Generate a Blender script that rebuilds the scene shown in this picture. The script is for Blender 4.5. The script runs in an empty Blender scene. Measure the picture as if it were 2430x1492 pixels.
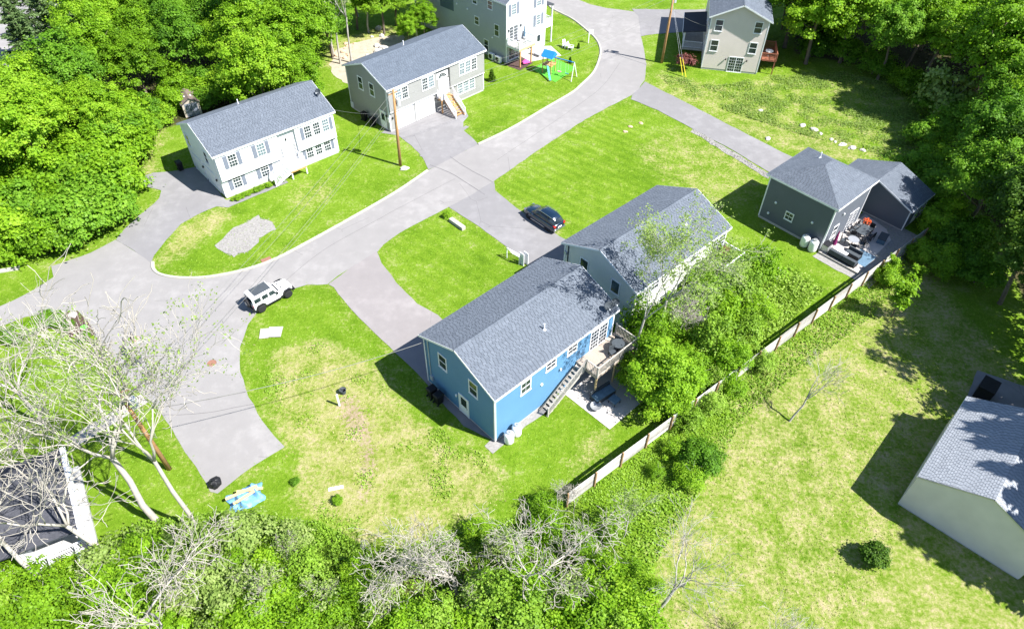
import bpy, math, random
import numpy as np
from mathutils import Vector, Matrix

random.seed(7)
RNG = np.random.default_rng(7)
S = bpy.context.scene
COL = S.collection
R = math.radians

# ------------------------------------------------------------------ camera
CAM_H = 42.0
FPX, PITCH, ROLL = 1642.86, 0.789845, 0.013085          # focal length in photo pixels, pitch down, roll
PW, PH = 2430.0, 1492.0
_fw = np.array([0, math.cos(PITCH), -math.sin(PITCH)])
_r0 = np.array([1.0, 0, 0]); _u0 = np.cross(_r0, _fw)
_rt = math.cos(ROLL)*_r0 + math.sin(ROLL)*_u0
_up = -math.sin(ROLL)*_r0 + math.cos(ROLL)*_u0
cam_d = bpy.data.cameras.new('camera'); cam = bpy.data.objects.new('camera', cam_d); COL.objects.link(cam)
cam_d.sensor_width = 36.0; cam_d.lens = FPX/PW*36.0; cam_d.clip_end = 3000; cam_d.clip_start = 0.5
M = Matrix.Identity(4)
for i in range(3):
    M[i][0] = _rt[i]; M[i][1] = _up[i]; M[i][2] = -_fw[i]
M[2][3] = CAM_H
cam.matrix_world = M
S.camera = cam

# ------------------------------------------------------------------ sky, sun, exposure
SUN_AZ, SUN_EL = R(-23.0), R(49.5)
to_sun = Vector((math.cos(SUN_EL)*math.cos(SUN_AZ), math.cos(SUN_EL)*math.sin(SUN_AZ), math.sin(SUN_EL)))
wd = bpy.data.worlds.new('World'); S.world = wd; wd.use_nodes = True
nt = wd.node_tree; bg = nt.nodes['Background']
sky = nt.nodes.new('ShaderNodeTexSky'); sky.sky_type = 'NISHITA'; sky.sun_disc = False
sky.sun_elevation = SUN_EL; sky.sun_rotation = math.atan2(to_sun.x, to_sun.y)
nt.links.new(sky.outputs[0], bg.inputs[0]); bg.inputs[1].default_value = 0.08; sky.ozone_density = 3.0; sky.dust_density = 0.3
sl = bpy.data.lights.new('sun', 'SUN'); sl.energy = 5.0; sl.angle = R(0.5); sl.color = (1.0, 0.975, 0.935)
so = bpy.data.objects.new('sun', sl); COL.objects.link(so); so.rotation_euler = to_sun.to_track_quat('Z', 'Y').to_euler()
so.location = (60, -30, 90)
S.view_settings.view_transform = 'Standard'; S.view_settings.look = 'None'
S.view_settings.exposure = 1.33; S.view_settings.gamma = 1.0
S.render.engine = 'CYCLES'
S.cycles.max_bounces = 6; S.cycles.diffuse_bounces = 2; S.cycles.glossy_bounces = 2
S.cycles.transmission_bounces = 4; S.cycles.transparent_max_bounces = 6

def P(u, v, z=0.0):
    """site survey: the world point at height z that the drone photo shows at pixel (u, v)"""
    d = _fw + (u-PW/2)/FPX*_rt - (v-PH/2)/FPX*_up
    t = (z-CAM_H)/d[2]
    return (float(t*d[0]), float(t*d[1]), float(z))
def P2(u, v, z=0.0):
    return P(u, v, z)[:2]

# ------------------------------------------------------------------ materials
MATS = {}
def nmat(name):
    m = bpy.data.materials.new(name); m.use_nodes = True; MATS[name] = m
    t = m.node_tree; return m, t, t.nodes['Principled BSDF']
def link(t, a, b): t.links.new(a, b)
def node(t, typ, **kw):
    n = t.nodes.new(typ)
    for k, v in kw.items():
        if k.startswith('i_'):
            key = k[2:]; n.inputs[int(key) if key.isdigit() else key].default_value = v
        else: setattr(n, k, v)
    return n
def ramp(t, fac, stops):
    r = t.nodes.new('ShaderNodeValToRGB'); e = r.color_ramp.elements
    while len(e) < len(stops): e.new(0.5)
    for el, (p, c) in zip(e, stops):
        el.position = p; el.color = (*c, 1) if len(c) == 3 else c
    link(t, fac, r.inputs[0]); return r.outputs[0]
def coords(t, kind='Object', scale=1.0):
    tc = t.nodes.new('ShaderNodeTexCoord'); return tc.outputs[kind]
def noise(t, vec, scale, detail=4, rough=0.55):
    n = node(t, 'ShaderNodeTexNoise', i_Scale=scale, i_Detail=detail, i_Roughness=rough)
    if vec is not None: link(t, vec, n.inputs['Vector'])
    return n.outputs[0]
def mixc(t, fac, a, b, mode='MIX'):
    n = t.nodes.new('ShaderNodeMix'); n.data_type = 'RGBA'; n.blend_type = mode
    for sock, v in ((n.inputs[0], fac), (n.inputs[6], a), (n.inputs[7], b)):
        if hasattr(v, 'is_linked') or hasattr(v, 'links'): link(t, v, sock)
        else: sock.default_value = v if isinstance(v, (int, float)) else ((*v, 1) if len(v) == 3 else v)
    return n.outputs[2]
def mth(t, op, a, b=None, c=None, clamp=False):
    n = t.nodes.new('ShaderNodeMath'); n.operation = op; n.use_clamp = clamp
    for i, v in enumerate((a, b, c)):
        if v is None: continue
        if isinstance(v, (int, float)): n.inputs[i].default_value = v
        else: link(t, v, n.inputs[i])
    return n.outputs[0]
def bump(t, bs, h, strength=0.3, dist=0.02):
    b = node(t, 'ShaderNodeBump', i_Strength=strength, i_Distance=dist)
    link(t, h, b.inputs['Height']); link(t, b.outputs[0], bs.inputs['Normal'])

def plain(name, c, rough=0.6, var=0.12, scale=3.0, metal=0.0, spec=0.3):
    m, t, bs = nmat(name)
    v = coords(t); n1 = noise(t, v, scale, 5); n2 = noise(t, v, scale*9, 3)
    f = mth(t, 'ADD', mth(t, 'MULTIPLY', n1, 0.65), mth(t, 'MULTIPLY', n2, 0.35))
    a = tuple(x*(1-var) for x in c); b = tuple(min(1, x*(1+var)) for x in c)
    link(t, ramp(t, f, [(0.3, a), (0.7, b)]), bs.inputs['Base Color'])
    bs.inputs['Roughness'].default_value = rough; bs.inputs['Metallic'].default_value = metal
    bs.inputs['Specular IOR Level'].default_value = spec
    return m
def siding(name, c, lap=0.115, rough=0.55, grime=0.12):
    m, t, bs = nmat(name)
    tc = coords(t); sx = t.nodes.new('ShaderNodeSeparateXYZ'); link(t, tc, sx.inputs[0])
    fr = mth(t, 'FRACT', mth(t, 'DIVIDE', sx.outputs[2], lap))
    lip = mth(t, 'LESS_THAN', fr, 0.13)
    n = noise(t, tc, 0.7, 5); n2 = noise(t, tc, 14.0, 3)
    base = ramp(t, n, [(0.25, tuple(x*(1-grime) for x in c)), (0.75, tuple(min(1, x*(1+grime*0.5)) for x in c))])
    base = mixc(t, mth(t, 'MULTIPLY', n2, 0.12), base, tuple(x*0.75 for x in c))
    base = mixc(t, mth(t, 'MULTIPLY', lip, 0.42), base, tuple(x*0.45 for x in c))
    link(t, base, bs.inputs['Base Color']); bs.inputs['Roughness'].default_value = rough
    bs.inputs['Specular IOR Level'].default_value = 0.25
    bump(t, bs, mth(t, 'SUBTRACT', 1.0, fr), 0.6, 0.02)
    return m
def attr_mat(name, lo, hi, rough=0.85, attr='col', spec=0.2, extra=0.25, scale=1.2):
    """colour between lo and hi by a per-piece attribute, broken up by noise"""
    m, t, bs = nmat(name)
    at = node(t, 'ShaderNodeAttribute', attribute_name=attr)
    n = noise(t, coords(t), scale, 5)
    f = mth(t, 'ADD', mth(t, 'MULTIPLY', at.outputs['Fac'], 1-extra), mth(t, 'MULTIPLY', n, extra))
    link(t, ramp(t, f, [(0.05, lo), (0.95, hi)]), bs.inputs['Base Color'])
    bs.inputs['Roughness'].default_value = rough; bs.inputs['Specular IOR Level'].default_value = spec
    return m
def leafmat(name, dark, mid, light, trans=0.45, tcol=None):
    m, t, bs = nmat(name)
    at = node(t, 'ShaderNodeAttribute', attribute_name='col'); oi = t.nodes.new('ShaderNodeObjectInfo')
    f = mth(t, 'ADD', mth(t, 'MULTIPLY', at.outputs['Fac'], 0.66), mth(t, 'MULTIPLY', oi.outputs['Random'], 0.34))
    c = ramp(t, f, [(0.1, dark), (0.5, mid), (0.92, light)])
    link(t, c, bs.inputs['Base Color']); bs.inputs['Roughness'].default_value = 0.55
    bs.inputs['Specular IOR Level'].default_value = 0.22
    tr = t.nodes.new('ShaderNodeBsdfTranslucent')
    link(t, mixc(t, 1.0, c, tcol or (1.1, 1.25, 0.5), 'MULTIPLY'), tr.inputs[0])
    mx = node(t, 'ShaderNodeMixShader', i_0=trans)
    link(t, bs.outputs[0], mx.inputs[1]); link(t, tr.outputs[0], mx.inputs[2])
    link(t, mx.outputs[0], t.nodes['Material Output'].inputs[0])
    return m
def asphalt(name, c, patch=(0.4, 0.38, 0.36), crack=0.3):
    m, t, bs = nmat(name); v = coords(t)
    big = noise(t, v, 0.09, 5, 0.6); mid = noise(t, v, 0.9, 5, 0.6); fine = noise(t, v, 30, 2)
    a = tuple(x*0.86 for x in c); b = tuple(x*1.1 for x in c)
    col = ramp(t, mth(t, 'ADD', mth(t, 'MULTIPLY', big, 0.6), mth(t, 'MULTIPLY', mid, 0.4)), [(0.36, tuple(x*0.78 for x in c)), (0.5, a), (0.64, b)])
    col = mixc(t, mth(t, 'MULTIPLY', fine, 0.45), col, tuple(x*0.6 for x in c))
    st = ramp(t, noise(t, v, 0.35, 6, 0.7), [(0.6, (0, 0, 0)), (0.75, (1, 1, 1))])
    col = mixc(t, mth(t, 'MULTIPLY', st, 0.35), col, patch)
    oil = ramp(t, noise(t, v, 1.1, 3, 0.6), [(0.70, (0, 0, 0)), (0.80, (1, 1, 1))]); col = mixc(t, mth(t, 'MULTIPLY', oil, 0.35), col, tuple(x*0.45 for x in c))
    vo = node(t, 'ShaderNodeTexVoronoi', feature='DISTANCE_TO_EDGE', i_Scale=0.16)
    wv = mixc(t, 0.12, v, node(t, 'ShaderNodeTexNoise', i_Scale=1.3, i_Detail=4).outputs[1], 'LINEAR_LIGHT'); link(t, wv, vo.inputs['Vector'])
    cr = mth(t, 'LESS_THAN', vo.outputs['Distance'], 0.004)
    gate = mth(t, 'GREATER_THAN', noise(t, v, 0.12, 2), 0.56)
    col = mixc(t, mth(t, 'MULTIPLY', mth(t, 'MULTIPLY', cr, gate), crack), col, (0.07, 0.065, 0.065))
    link(t, col, bs.inputs['Base Color']); bs.inputs['Roughness'].default_value = 0.9
    bs.inputs['Specular IOR Level'].default_value = 0.15
    bump(t, bs, fine, 0.3, 0.01)
    return m

def sep(t, v, k):
    n = t.nodes.new('ShaderNodeSeparateXYZ'); link(t, v, n.inputs[0]); return n.outputs[k]
def ground_mat():
    m, t, bs = nmat('ground_cover'); v = coords(t)
    at = node(t, 'ShaderNodeAttribute', attribute_name='cover'); sp = t.nodes.new('ShaderNodeSeparateColor'); link(t, at.outputs['Color'], sp.inputs[0])
    dry, soil, wood = sp.outputs[0], sp.outputs[1], sp.outputs[2]
    n1 = noise(t, v, 0.12, 5, 0.6); n2 = noise(t, v, 0.6, 5, 0.65); n3 = noise(t, v, 3.5, 5, 0.7); n4 = noise(t, v, 16, 3, 0.7)
    lf = mth(t, 'ADD', mth(t, 'ADD', mth(t, 'MULTIPLY', n1, 0.35), mth(t, 'MULTIPLY', n2, 0.35)), mth(t, 'MULTIPLY', n3, 0.3))
    lawn = ramp(t, lf, [(0.36, (0.080, 0.160, 0.008)), (0.46, (0.135, 0.240, 0.012)), (0.54, (0.190, 0.295, 0.024)), (0.61, (0.27, 0.35, 0.085)), (0.69, (0.37, 0.40, 0.17))])
    stf = mth(t, 'ADD', mth(t, 'MULTIPLY', n2, 0.45), mth(t, 'MULTIPLY', n3, 0.55))
    mow = mth(t, 'MULTIPLY', mth(t, 'SINE', mth(t, 'MULTIPLY', mth(t, 'ADD', mth(t, 'MULTIPLY', sep(t, v, 0), 0.62), mth(t, 'MULTIPLY', sep(t, v, 1), 0.785)), 5.2)), at.outputs['Alpha'])
    lawn = mixc(t, mth(t, 'MULTIPLY_ADD', mow, 0.22, 0.22), lawn, mixc(t, 0.75, lawn, (0.06, 0.14, 0.004)))
    straw = ramp(t, stf, [(0.34, (0.14, 0.20, 0.020)), (0.44, (0.24, 0.275, 0.055)), (0.54, (0.34, 0.33, 0.125)), (0.62, (0.42, 0.355, 0.20)), (0.7, (0.42, 0.31, 0.20))])
    df = mth(t, 'ADD', dry, mth(t, 'MULTIPLY', mth(t, 'SUBTRACT', mth(t, 'ADD', mth(t, 'MULTIPLY', n2, 0.45), mth(t, 'MULTIPLY', n3, 0.55)), 0.5), 2.8))
    df = node_smooth(t, df, 0.12, 0.88)
    col = mixc(t, df, lawn, straw)
    earth = ramp(t, stf, [(0.35, (0.22, 0.15, 0.09)), (0.65, (0.46, 0.36, 0.26))])
    sf = node_smooth(t, mth(t, 'ADD', soil, mth(t, 'MULTIPLY', mth(t, 'SUBTRACT', n3, 0.5), 1.4)), 0.4, 0.7)
    col = mixc(t, sf, col, earth)
    litter = ramp(t, stf, [(0.35, (0.03, 0.035, 0.012)), (0.55, (0.085, 0.07, 0.035)), (0.7, (0.17, 0.13, 0.08))])
    wf = node_smooth(t, mth(t, 'ADD', wood, mth(t, 'MULTIPLY', mth(t, 'SUBTRACT', n2, 0.5), 0.8)), 0.4, 0.7)
    col = mixc(t, wf, col, litter)
    col = mixc(t, mth(t, 'MULTIPLY', mth(t, 'SUBTRACT', n4, 0.33, clamp=True), 1.5), col, mixc(t, 0.62, col, (0.02, 0.05, 0.0)))
    link(t, col, bs.inputs['Base Color']); bs.inputs['Roughness'].default_value = 0.95
    bs.inputs['Specular IOR Level'].default_value = 0.1
    bump(t, bs, mth(t, 'ADD', n3, mth(t, 'MULTIPLY', n4, 0.6)), 0.8, 0.12)
    return m
def node_smooth(t, f, a, b):
    n = t.nodes.new('ShaderNodeMapRange'); n.interpolation_type = 'SMOOTHSTEP'
    link(t, f, n.inputs[0]); n.inputs[1].default_value = a; n.inputs[2].default_value = b
    return n.outputs[0]

ground_mat()
asphalt('road_asphalt', (0.298, 0.284, 0.277), (0.37, 0.345, 0.33))
asphalt('drive_asphalt', (0.252, 0.243, 0.246), (0.33, 0.31, 0.30), 0.3)
asphalt('dirty_concrete', (0.285, 0.262, 0.258), (0.33, 0.29, 0.27), 0.2)
plain('tar', (0.12, 0.115, 0.12), 0.8, 0.3, 2)
plain('kerb_stone', (0.36, 0.345, 0.29), 0.9, 0.18, 2)
plain('concrete', (0.38, 0.355, 0.32), 0.9, 0.15, 1.5)
plain('patio_stone', (0.46, 0.425, 0.40), 0.85, 0.12, 1.2)
plain('white_paint', (0.80, 0.80, 0.80), 0.45, 0.05, 1.5)
plain('white_vinyl', (0.76, 0.76, 0.78), 0.4, 0.05, 1.5)
plain('foundation', (0.42, 0.41, 0.40), 0.9, 0.12, 2)
siding('white_siding', (0.78, 0.78, 0.79), grime=0.04)
siding('grey_siding', (0.29, 0.29, 0.28), grime=0.06)
siding('blue_siding', (0.105, 0.24, 0.40), grime=0.06)
siding('cream_siding', (0.66, 0.66, 0.60), grime=0.06)
siding('slate_siding', (0.115, 0.13, 0.155), grime=0.08)
siding('beige_siding', (0.66, 0.58, 0.54), grime=0.06)
siding('pale_grey_siding', (0.40, 0.42, 0.44), grime=0.05)
siding('yellow_siding', (0.66, 0.61, 0.545), 0.1, grime=0.12)
siding('tan_siding', (0.46, 0.40, 0.34), grime=0.08)
attr_mat('shingle_grey', (0.070, 0.083, 0.103), (0.165, 0.187, 0.222), 0.9)
attr_mat('shingle_blue', (0.064, 0.080, 0.103), (0.148, 0.174, 0.212), 0.9)
attr_mat('shingle_pale', (0.21, 0.225, 0.25), (0.36, 0.38, 0.41), 0.9)
attr_mat('shingle_dark', (0.035, 0.037, 0.045), (0.10, 0.10, 0.115), 0.9)
attr_mat('shingle_brown', (0.12, 0.09, 0.075), (0.24, 0.19, 0.165), 0.9)
plain('roof_deck', (0.05, 0.055, 0.065), 0.9)
plain('shutter_grey', (0.17, 0.19, 0.235), 0.5, 0.05)
plain('shutter_dark', (0.10, 0.13, 0.17), 0.5, 0.05)
plain('black_plastic', (0.012, 0.012, 0.014), 0.45, 0.2, 4)
plain('dark_metal', (0.03, 0.03, 0.035), 0.4, 0.2, 4, 0.4)
plain('grey_metal', (0.42, 0.43, 0.45), 0.4, 0.1, 3, 0.5)
plain('galvanised', (0.50, 0.52, 0.55), 0.45, 0.1, 3, 0.3)
plain('deck_wood', (0.36, 0.30, 0.25), 0.8, 0.22, 2.5)
plain('grey_wood', (0.40, 0.37, 0.33), 0.85, 0.25, 2.5)
plain('new_wood', (0.50, 0.27, 0.11), 0.7, 0.2, 3)
plain('pine_wood', (0.52, 0.38, 0.20), 0.7, 0.15, 3)
plain('red_wood', (0.30, 0.115, 0.07), 0.7, 0.2, 3)
plain('pole_wood', (0.36, 0.20, 0.085), 0.85, 0.3, 2.2)
m, t, bs = nmat('fence_board'); oi = t.nodes.new('ShaderNodeObjectInfo'); n = noise(t, coords(t), 2.2, 5, 0.7)
f = mth(t, 'ADD', mth(t, 'MULTIPLY', n, 0.6), mth(t, 'MULTIPLY', oi.outputs['Random'], 0.4))
link(t, ramp(t, f, [(0.25, (0.25, 0.235, 0.215)), (0.5, (0.44, 0.42, 0.395)), (0.75, (0.58, 0.56, 0.53))]), bs.inputs['Base Color']); bs.inputs['Roughness'].default_value = 0.9
plain('fence_post', (0.30, 0.19, 0.10), 0.85, 0.3, 3)
plain('bark', (0.15, 0.12, 0.09), 0.95, 0.35, 3)
plain('dead_bark', (0.40, 0.365, 0.315), 0.9, 0.25, 1.6)
plain('grey_bark', (0.36, 0.335, 0.30), 0.9, 0.3, 2)
plain('rock', (0.46, 0.43, 0.40), 0.9, 0.25, 3)
plain('tan_rock', (0.50, 0.36, 0.25), 0.9, 0.2, 3)
plain('gravel', (0.25, 0.238, 0.225), 0.95, 0.3, 5)
plain('mulch', (0.075, 0.045, 0.04), 0.95, 0.4, 6)
plain('sand', (0.36, 0.31, 0.24), 0.95, 0.2, 1.3)
plain('rust_iron', (0.24, 0.12, 0.085), 0.8, 0.25, 6)
plain('tarp_blue', (0.13, 0.30, 0.52), 0.5, 0.45, 5)
plain('play_blue', (0.02, 0.19, 0.50), 0.45, 0.1)
plain('play_green', (0.085, 0.38, 0.03), 0.8, 0.08)
plain('pink', (0.70, 0.10, 0.36), 0.5, 0.08)
plain('teal', (0.10, 0.35, 0.36), 0.5, 0.08)
plain('orange', (0.75, 0.12, 0.03), 0.5, 0.1)
plain('maroon', (0.13, 0.02, 0.03), 0.6, 0.1)
plain('purple_cloth', (0.22, 0.02, 0.11), 0.8, 0.1)
plain('yellow_plastic', (0.62, 0.50, 0.04), 0.5, 0.1)
plain('charcoal_cushion', (0.055, 0.065, 0.075), 0.9, 0.15)
plain('rug_blue', (0.10, 0.17, 0.24), 0.95, 0.3, 5)
plain('net_white', (0.75, 0.75, 0.73), 0.8, 0.05)
plain('tyre', (0.02, 0.02, 0.022), 0.85, 0.1)
plain('wire', (0.22, 0.215, 0.2), 0.5, 0.05)
plain('black_wire', (0.10, 0.10, 0.10), 0.5, 0.05)
plain('blind', (0.12, 0.165, 0.18), 0.35, 0.05)
for nm, c, r_, mt, cc in (('car_white', (0.80, 0.80, 0.80), 0.3, 0.0, 0.6), ('car_black', (0.006, 0.020, 0.042), 0.2, 0.2, 1.0), ('tail_light', (0.45, 0.01, 0.015), 0.2, 0, 0.5), ('chrome', (0.6, 0.6, 0.62), 0.2, 0.9, 0)):
    m, t, bs = nmat(nm); n = noise(t, coords(t), 2.0, 3)
    link(t, ramp(t, n, [(0.3, tuple(x*0.94 for x in c)), (0.7, c)]), bs.inputs['Base Color'])
    bs.inputs['Roughness'].default_value = r_; bs.inputs['Metallic'].default_value = mt; bs.inputs['Coat Weight'].default_value = cc
m, t, bs = nmat('glass'); n = noise(t, coords(t), 1.5, 3)
link(t, ramp(t, n, [(0.35, (0.012, 0.02, 0.028)), (0.7, (0.04, 0.055, 0.065))]), bs.inputs['Base Color']); bs.inputs['Roughness'].default_value = 0.08
bs.inputs['Specular IOR Level'].default_value = 0.6
leafmat('leaf_bright', (0.085, 0.18, 0.008), (0.195, 0.365, 0.014), (0.31, 0.47, 0.028))
leafmat('leaf_mid', (0.065, 0.16, 0.012), (0.14, 0.3, 0.018), (0.235, 0.405, 0.034))
leafmat('leaf_dark', (0.038, 0.095, 0.01), (0.08, 0.165, 0.014), (0.145, 0.24, 0.022))
leafmat('leaf_pale', (0.15, 0.235, 0.045), (0.26, 0.365, 0.085), (0.37, 0.445, 0.15))
leafmat('leaf_pine', (0.060, 0.110, 0.035), (0.110, 0.180, 0.060), (0.180, 0.250, 0.100), 0.2)
leafmat('leaf_red', (0.06, 0.015, 0.015), (0.12, 0.035, 0.03), (0.2, 0.08, 0.06), 0.2, (1.2, 0.6, 0.6))
leafmat('leaf_weed', (0.1, 0.2, 0.012), (0.2, 0.345, 0.026), (0.33, 0.445, 0.085), 0.3)
leafmat('blossom', (0.38, 0.36, 0.40), (0.50, 0.48, 0.52), (0.62, 0.60, 0.63), 0.15, (1, 1, 1))
leafmat('grass_blade', (0.10, 0.215, 0.008), (0.175, 0.315, 0.018), (0.30, 0.41, 0.07), 0.3)
leafmat('straw_blade', (0.16, 0.21, 0.03), (0.33, 0.31, 0.12), (0.50, 0.43, 0.24), 0.2, (1, 0.95, 0.7))

# ------------------------------------------------------------------ mesh helpers
class MB:
    def __init__(s): s.v = []; s.f = []; s.c = []
    def add(s, vs, fs, c=0.5):
        o = len(s.v); s.v += [tuple(map(float, p)) for p in vs]; s.f += [tuple(i+o for i in f) for f in fs]; s.c += [c]*len(vs); return s
    def box(s, x0, x1, y0, y1, z0, z1, c=0.5):
        if x0 > x1: x0, x1 = x1, x0
        if y0 > y1: y0, y1 = y1, y0
        return s.add([(x0,y0,z0),(x1,y0,z0),(x1,y1,z0),(x0,y1,z0),(x0,y0,z1),(x1,y0,z1),(x1,y1,z1),(x0,y1,z1)],
                     [(0,3,2,1),(4,5,6,7),(0,1,5,4),(1,2,6,5),(2,3,7,6),(3,0,4,7)], c)
    def beam(s, p, q, w, h, up=(0,0,1), c=0.5):
        p = Vector(p); q = Vector(q); d = (q-p).normalized(); u = Vector(up)
        if abs(d.dot(u)) > 0.98: u = Vector((1,0,0))
        r = d.cross(u).normalized(); u2 = r.cross(d)
        vs = []
        for b in (p, q):
            for a, e in ((-1,-1),(1,-1),(1,1),(-1,1)): vs.append(b + r*(a*w/2) + u2*(e*h/2))
        return s.add(vs, [(0,1,2,3),(7,6,5,4),(0,4,5,1),(1,5,6,2),(2,6,7,3),(3,7,4,0)], c)
    def tube(s, pts, rad, n=6, cap=True, c=0.5):
        pts = [Vector(p) for p in pts]; o = len(s.v); m = len(pts)
        if isinstance(rad, (int, float)): rad = [rad]*m
        prev = None
        for i, p in enumerate(pts):
            d = (pts[min(i+1, m-1)]-pts[max(i-1, 0)]).normalized()
            if prev is None: a = d.orthogonal().normalized()
            else:
                a = prev - d*prev.dot(d); a = a.normalized() if a.length > 1e-6 else d.orthogonal().normalized()
            prev = a; b = d.cross(a)
            for k in range(n):
                th = 2*math.pi*k/n; q = p + (a*math.cos(th)+b*math.sin(th))*rad[i]; s.v.append(tuple(q)); s.c.append(c)
        for i in range(m-1):
            for k in range(n):
                k2 = (k+1) % n; s.f.append((o+i*n+k, o+i*n+k2, o+(i+1)*n+k2, o+(i+1)*n+k))
        if cap:
            s.f.append(tuple(o+k for k in reversed(range(n)))); s.f.append(tuple(o+(m-1)*n+k for k in range(n)))
        return s
    def lathe(s, prof, n=16, x=0, y=0, c=0.5):
        o = len(s.v)
        for r, z in prof:
            for k in range(n):
                th = 2*math.pi*k/n; s.v.append((x+r*math.cos(th), y+r*math.sin(th), z)); s.c.append(c)
        for i in range(len(prof)-1):
            for k in range(n):
                k2 = (k+1) % n; s.f.append((o+i*n+k, o+i*n+k2, o+(i+1)*n+k2, o+(i+1)*n+k))
        s.f.append(tuple(o+k for k in reversed(range(n)))); s.f.append(tuple(o+(len(prof)-1)*n+k for k in range(n)))
        return s
    def prism(s, poly, z0, z1, c=0.5):
        n = len(poly)
        vs = [(x, y, z0) for x, y in poly] + [(x, y, z1) for x, y in poly]
        return s.add(vs, [tuple(reversed(range(n))), tuple(range(n, 2*n))] + [(i, (i+1) % n, n+(i+1) % n, n+i) for i in range(n)], c)
    def slab(s, quad, th, c=0.5):
        """polygon in space given thickness th below"""
        q = [Vector(p) for p in quad]; nrm = (q[1]-q[0]).cross(q[2]-q[0]).normalized()
        if nrm.z < 0: q.reverse(); nrm = -nrm
        n = len(q); vs = [tuple(p) for p in q] + [tuple(p-nrm*th) for p in q]
        return s.add(vs, [tuple(range(n)), tuple(reversed(range(n, 2*n)))] + [((i+1) % n, i, n+i, n+(i+1) % n) for i in range(n)], c)
    def loft(s, secs, close=True, c=0.5):
        n = len(secs[0]); o = len(s.v)
        for sec in secs:
            for p in sec: s.v.append(tuple(map(float, p))); s.c.append(c)
        for i in range(len(secs)-1):
            for k in range(n):
                k2 = (k+1) % n; s.f.append((o+i*n+k, o+i*n+k2, o+(i+1)*n+k2, o+(i+1)*n+k))
        if close:
            s.f.append(tuple(o+k for k in reversed(range(n)))); s.f.append(tuple(o+(len(secs)-1)*n+k for k in range(n)))
        return s
    def mesh(s, name, mat, smooth=False, attr=False):
        me = bpy.data.meshes.new(name); me.from_pydata(s.v, [], s.f)
        me.materials.append(MATS[mat])
        if smooth: me.polygons.foreach_set('use_smooth', [True]*len(me.polygons))
        if attr:
            a = me.attributes.new('col', 'FLOAT', 'POINT'); a.data.foreach_set('value', np.array(s.c, dtype=np.float32))
        me.update(); return me
    def build(s, name, mat, parent=None, smooth=False, attr=False):
        o = bpy.data.objects.new(name, s.mesh(name, mat, smooth, attr)); COL.objects.link(o); o.parent = parent; return o

def tag(o, label, cat, group=None):
    o['label'] = label; o['category'] = cat
    if group: o['group'] = group
    return o
def thing(name, label, cat, loc=(0,0,0), rz=0.0, group=None, scale=1.0):
    o = bpy.data.objects.new(name, None); COL.objects.link(o); o.empty_display_size = 0.3
    o.location = loc; o.rotation_euler = (0, 0, rz); o.scale = (scale,)*3
    return tag(o, label, cat, group)
def struct(o): o['kind'] = 'structure'; return o
def stuff(o, label=None, cat=None):
    o['kind'] = 'stuff'
    if label: o['label'] = label; o['category'] = cat
    return o
def inst(name, me, parent=None, loc=(0,0,0), rot=(0,0,0), scale=(1,1,1)):
    o = bpy.data.objects.new(name, me); COL.objects.link(o); o.parent = parent
    o.location = loc; o.rotation_euler = rot; o.scale = scale if not isinstance(scale, (int, float)) else (scale,)*3
    return o
def np_mesh(name, verts, faces, mat, col=None, smooth=False):
    """verts (N,3), faces (F,4) numpy"""
    me = bpy.data.meshes.new(name); nv, nf, k = len(verts), len(faces), faces.shape[1]
    me.vertices.add(nv); me.vertices.foreach_set('co', np.ascontiguousarray(verts, dtype=np.float32).ravel())
    me.loops.add(nf*k); me.loops.foreach_set('vertex_index', np.ascontiguousarray(faces, dtype=np.int32).ravel())
    me.polygons.add(nf); me.polygons.foreach_set('loop_start', np.arange(0, nf*k, k, dtype=np.int32))
    me.polygons.foreach_set('loop_total', np.full(nf, k, dtype=np.int32))
    if smooth: me.polygons.foreach_set('use_smooth', np.ones(nf, dtype=bool))
    me.materials.append(MATS[mat])
    if col is not None:
        a = me.attributes.new('col', 'FLOAT', 'POINT'); a.data.foreach_set('value', np.ascontiguousarray(col, dtype=np.float32))
    me.update(calc_edges=True); me.validate(); return me

# ------------------------------------------------------------------ outlines of paved ground (from the survey)
def smooth_poly(pts, k=4):
    """Catmull-Rom rounding of a closed outline"""
    n = len(pts); out = []
    for i in range(n):
        p0, p1, p2, p3 = (np.array(pts[(i+j) % n], float) for j in (-1, 0, 1, 2))
        for q in range(k):
            t_ = q/k; out.append(tuple(0.5*((2*p1)+(-p0+p2)*t_+(2*p0-5*p1+4*p2-p3)*t_*t_+(-p0+3*p1-3*p2+p3)*t_**3)))
    return out
def curve_pts(pts, k=6):
    out = []
    n = len(pts)
    for i in range(n-1):
        p0, p1, p2, p3 = (np.array(pts[min(max(i+j, 0), n-1)], float) for j in (-1, 0, 1, 2))
        for q in range(k):
            t_ = q/k; out.append(tuple(0.5*((2*p1)+(-p0+p2)*t_+(2*p0-5*p1+4*p2-p3)*t_*t_+(-p0+3*p1-3*p2+p3)*t_**3)))
    out.append(tuple(pts[-1])); return out
W2 = lambda L: [P2(*q) for q in L]
kerbN = [(1296,8),(1310,21),(1331,32),(1360,47),(1394,74),(1416,96),(1425,119),(1421,144),(1407,174),(1379,202),(1358,220),(1300,254),(1215,304),(1135,343)]
kerbS = [(1015,405),(940,456),(830,520),(740,570),(660,612),(600,635),(540,650),(480,659),(420,659),(380,651),(364,638),(362,622)]
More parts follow.
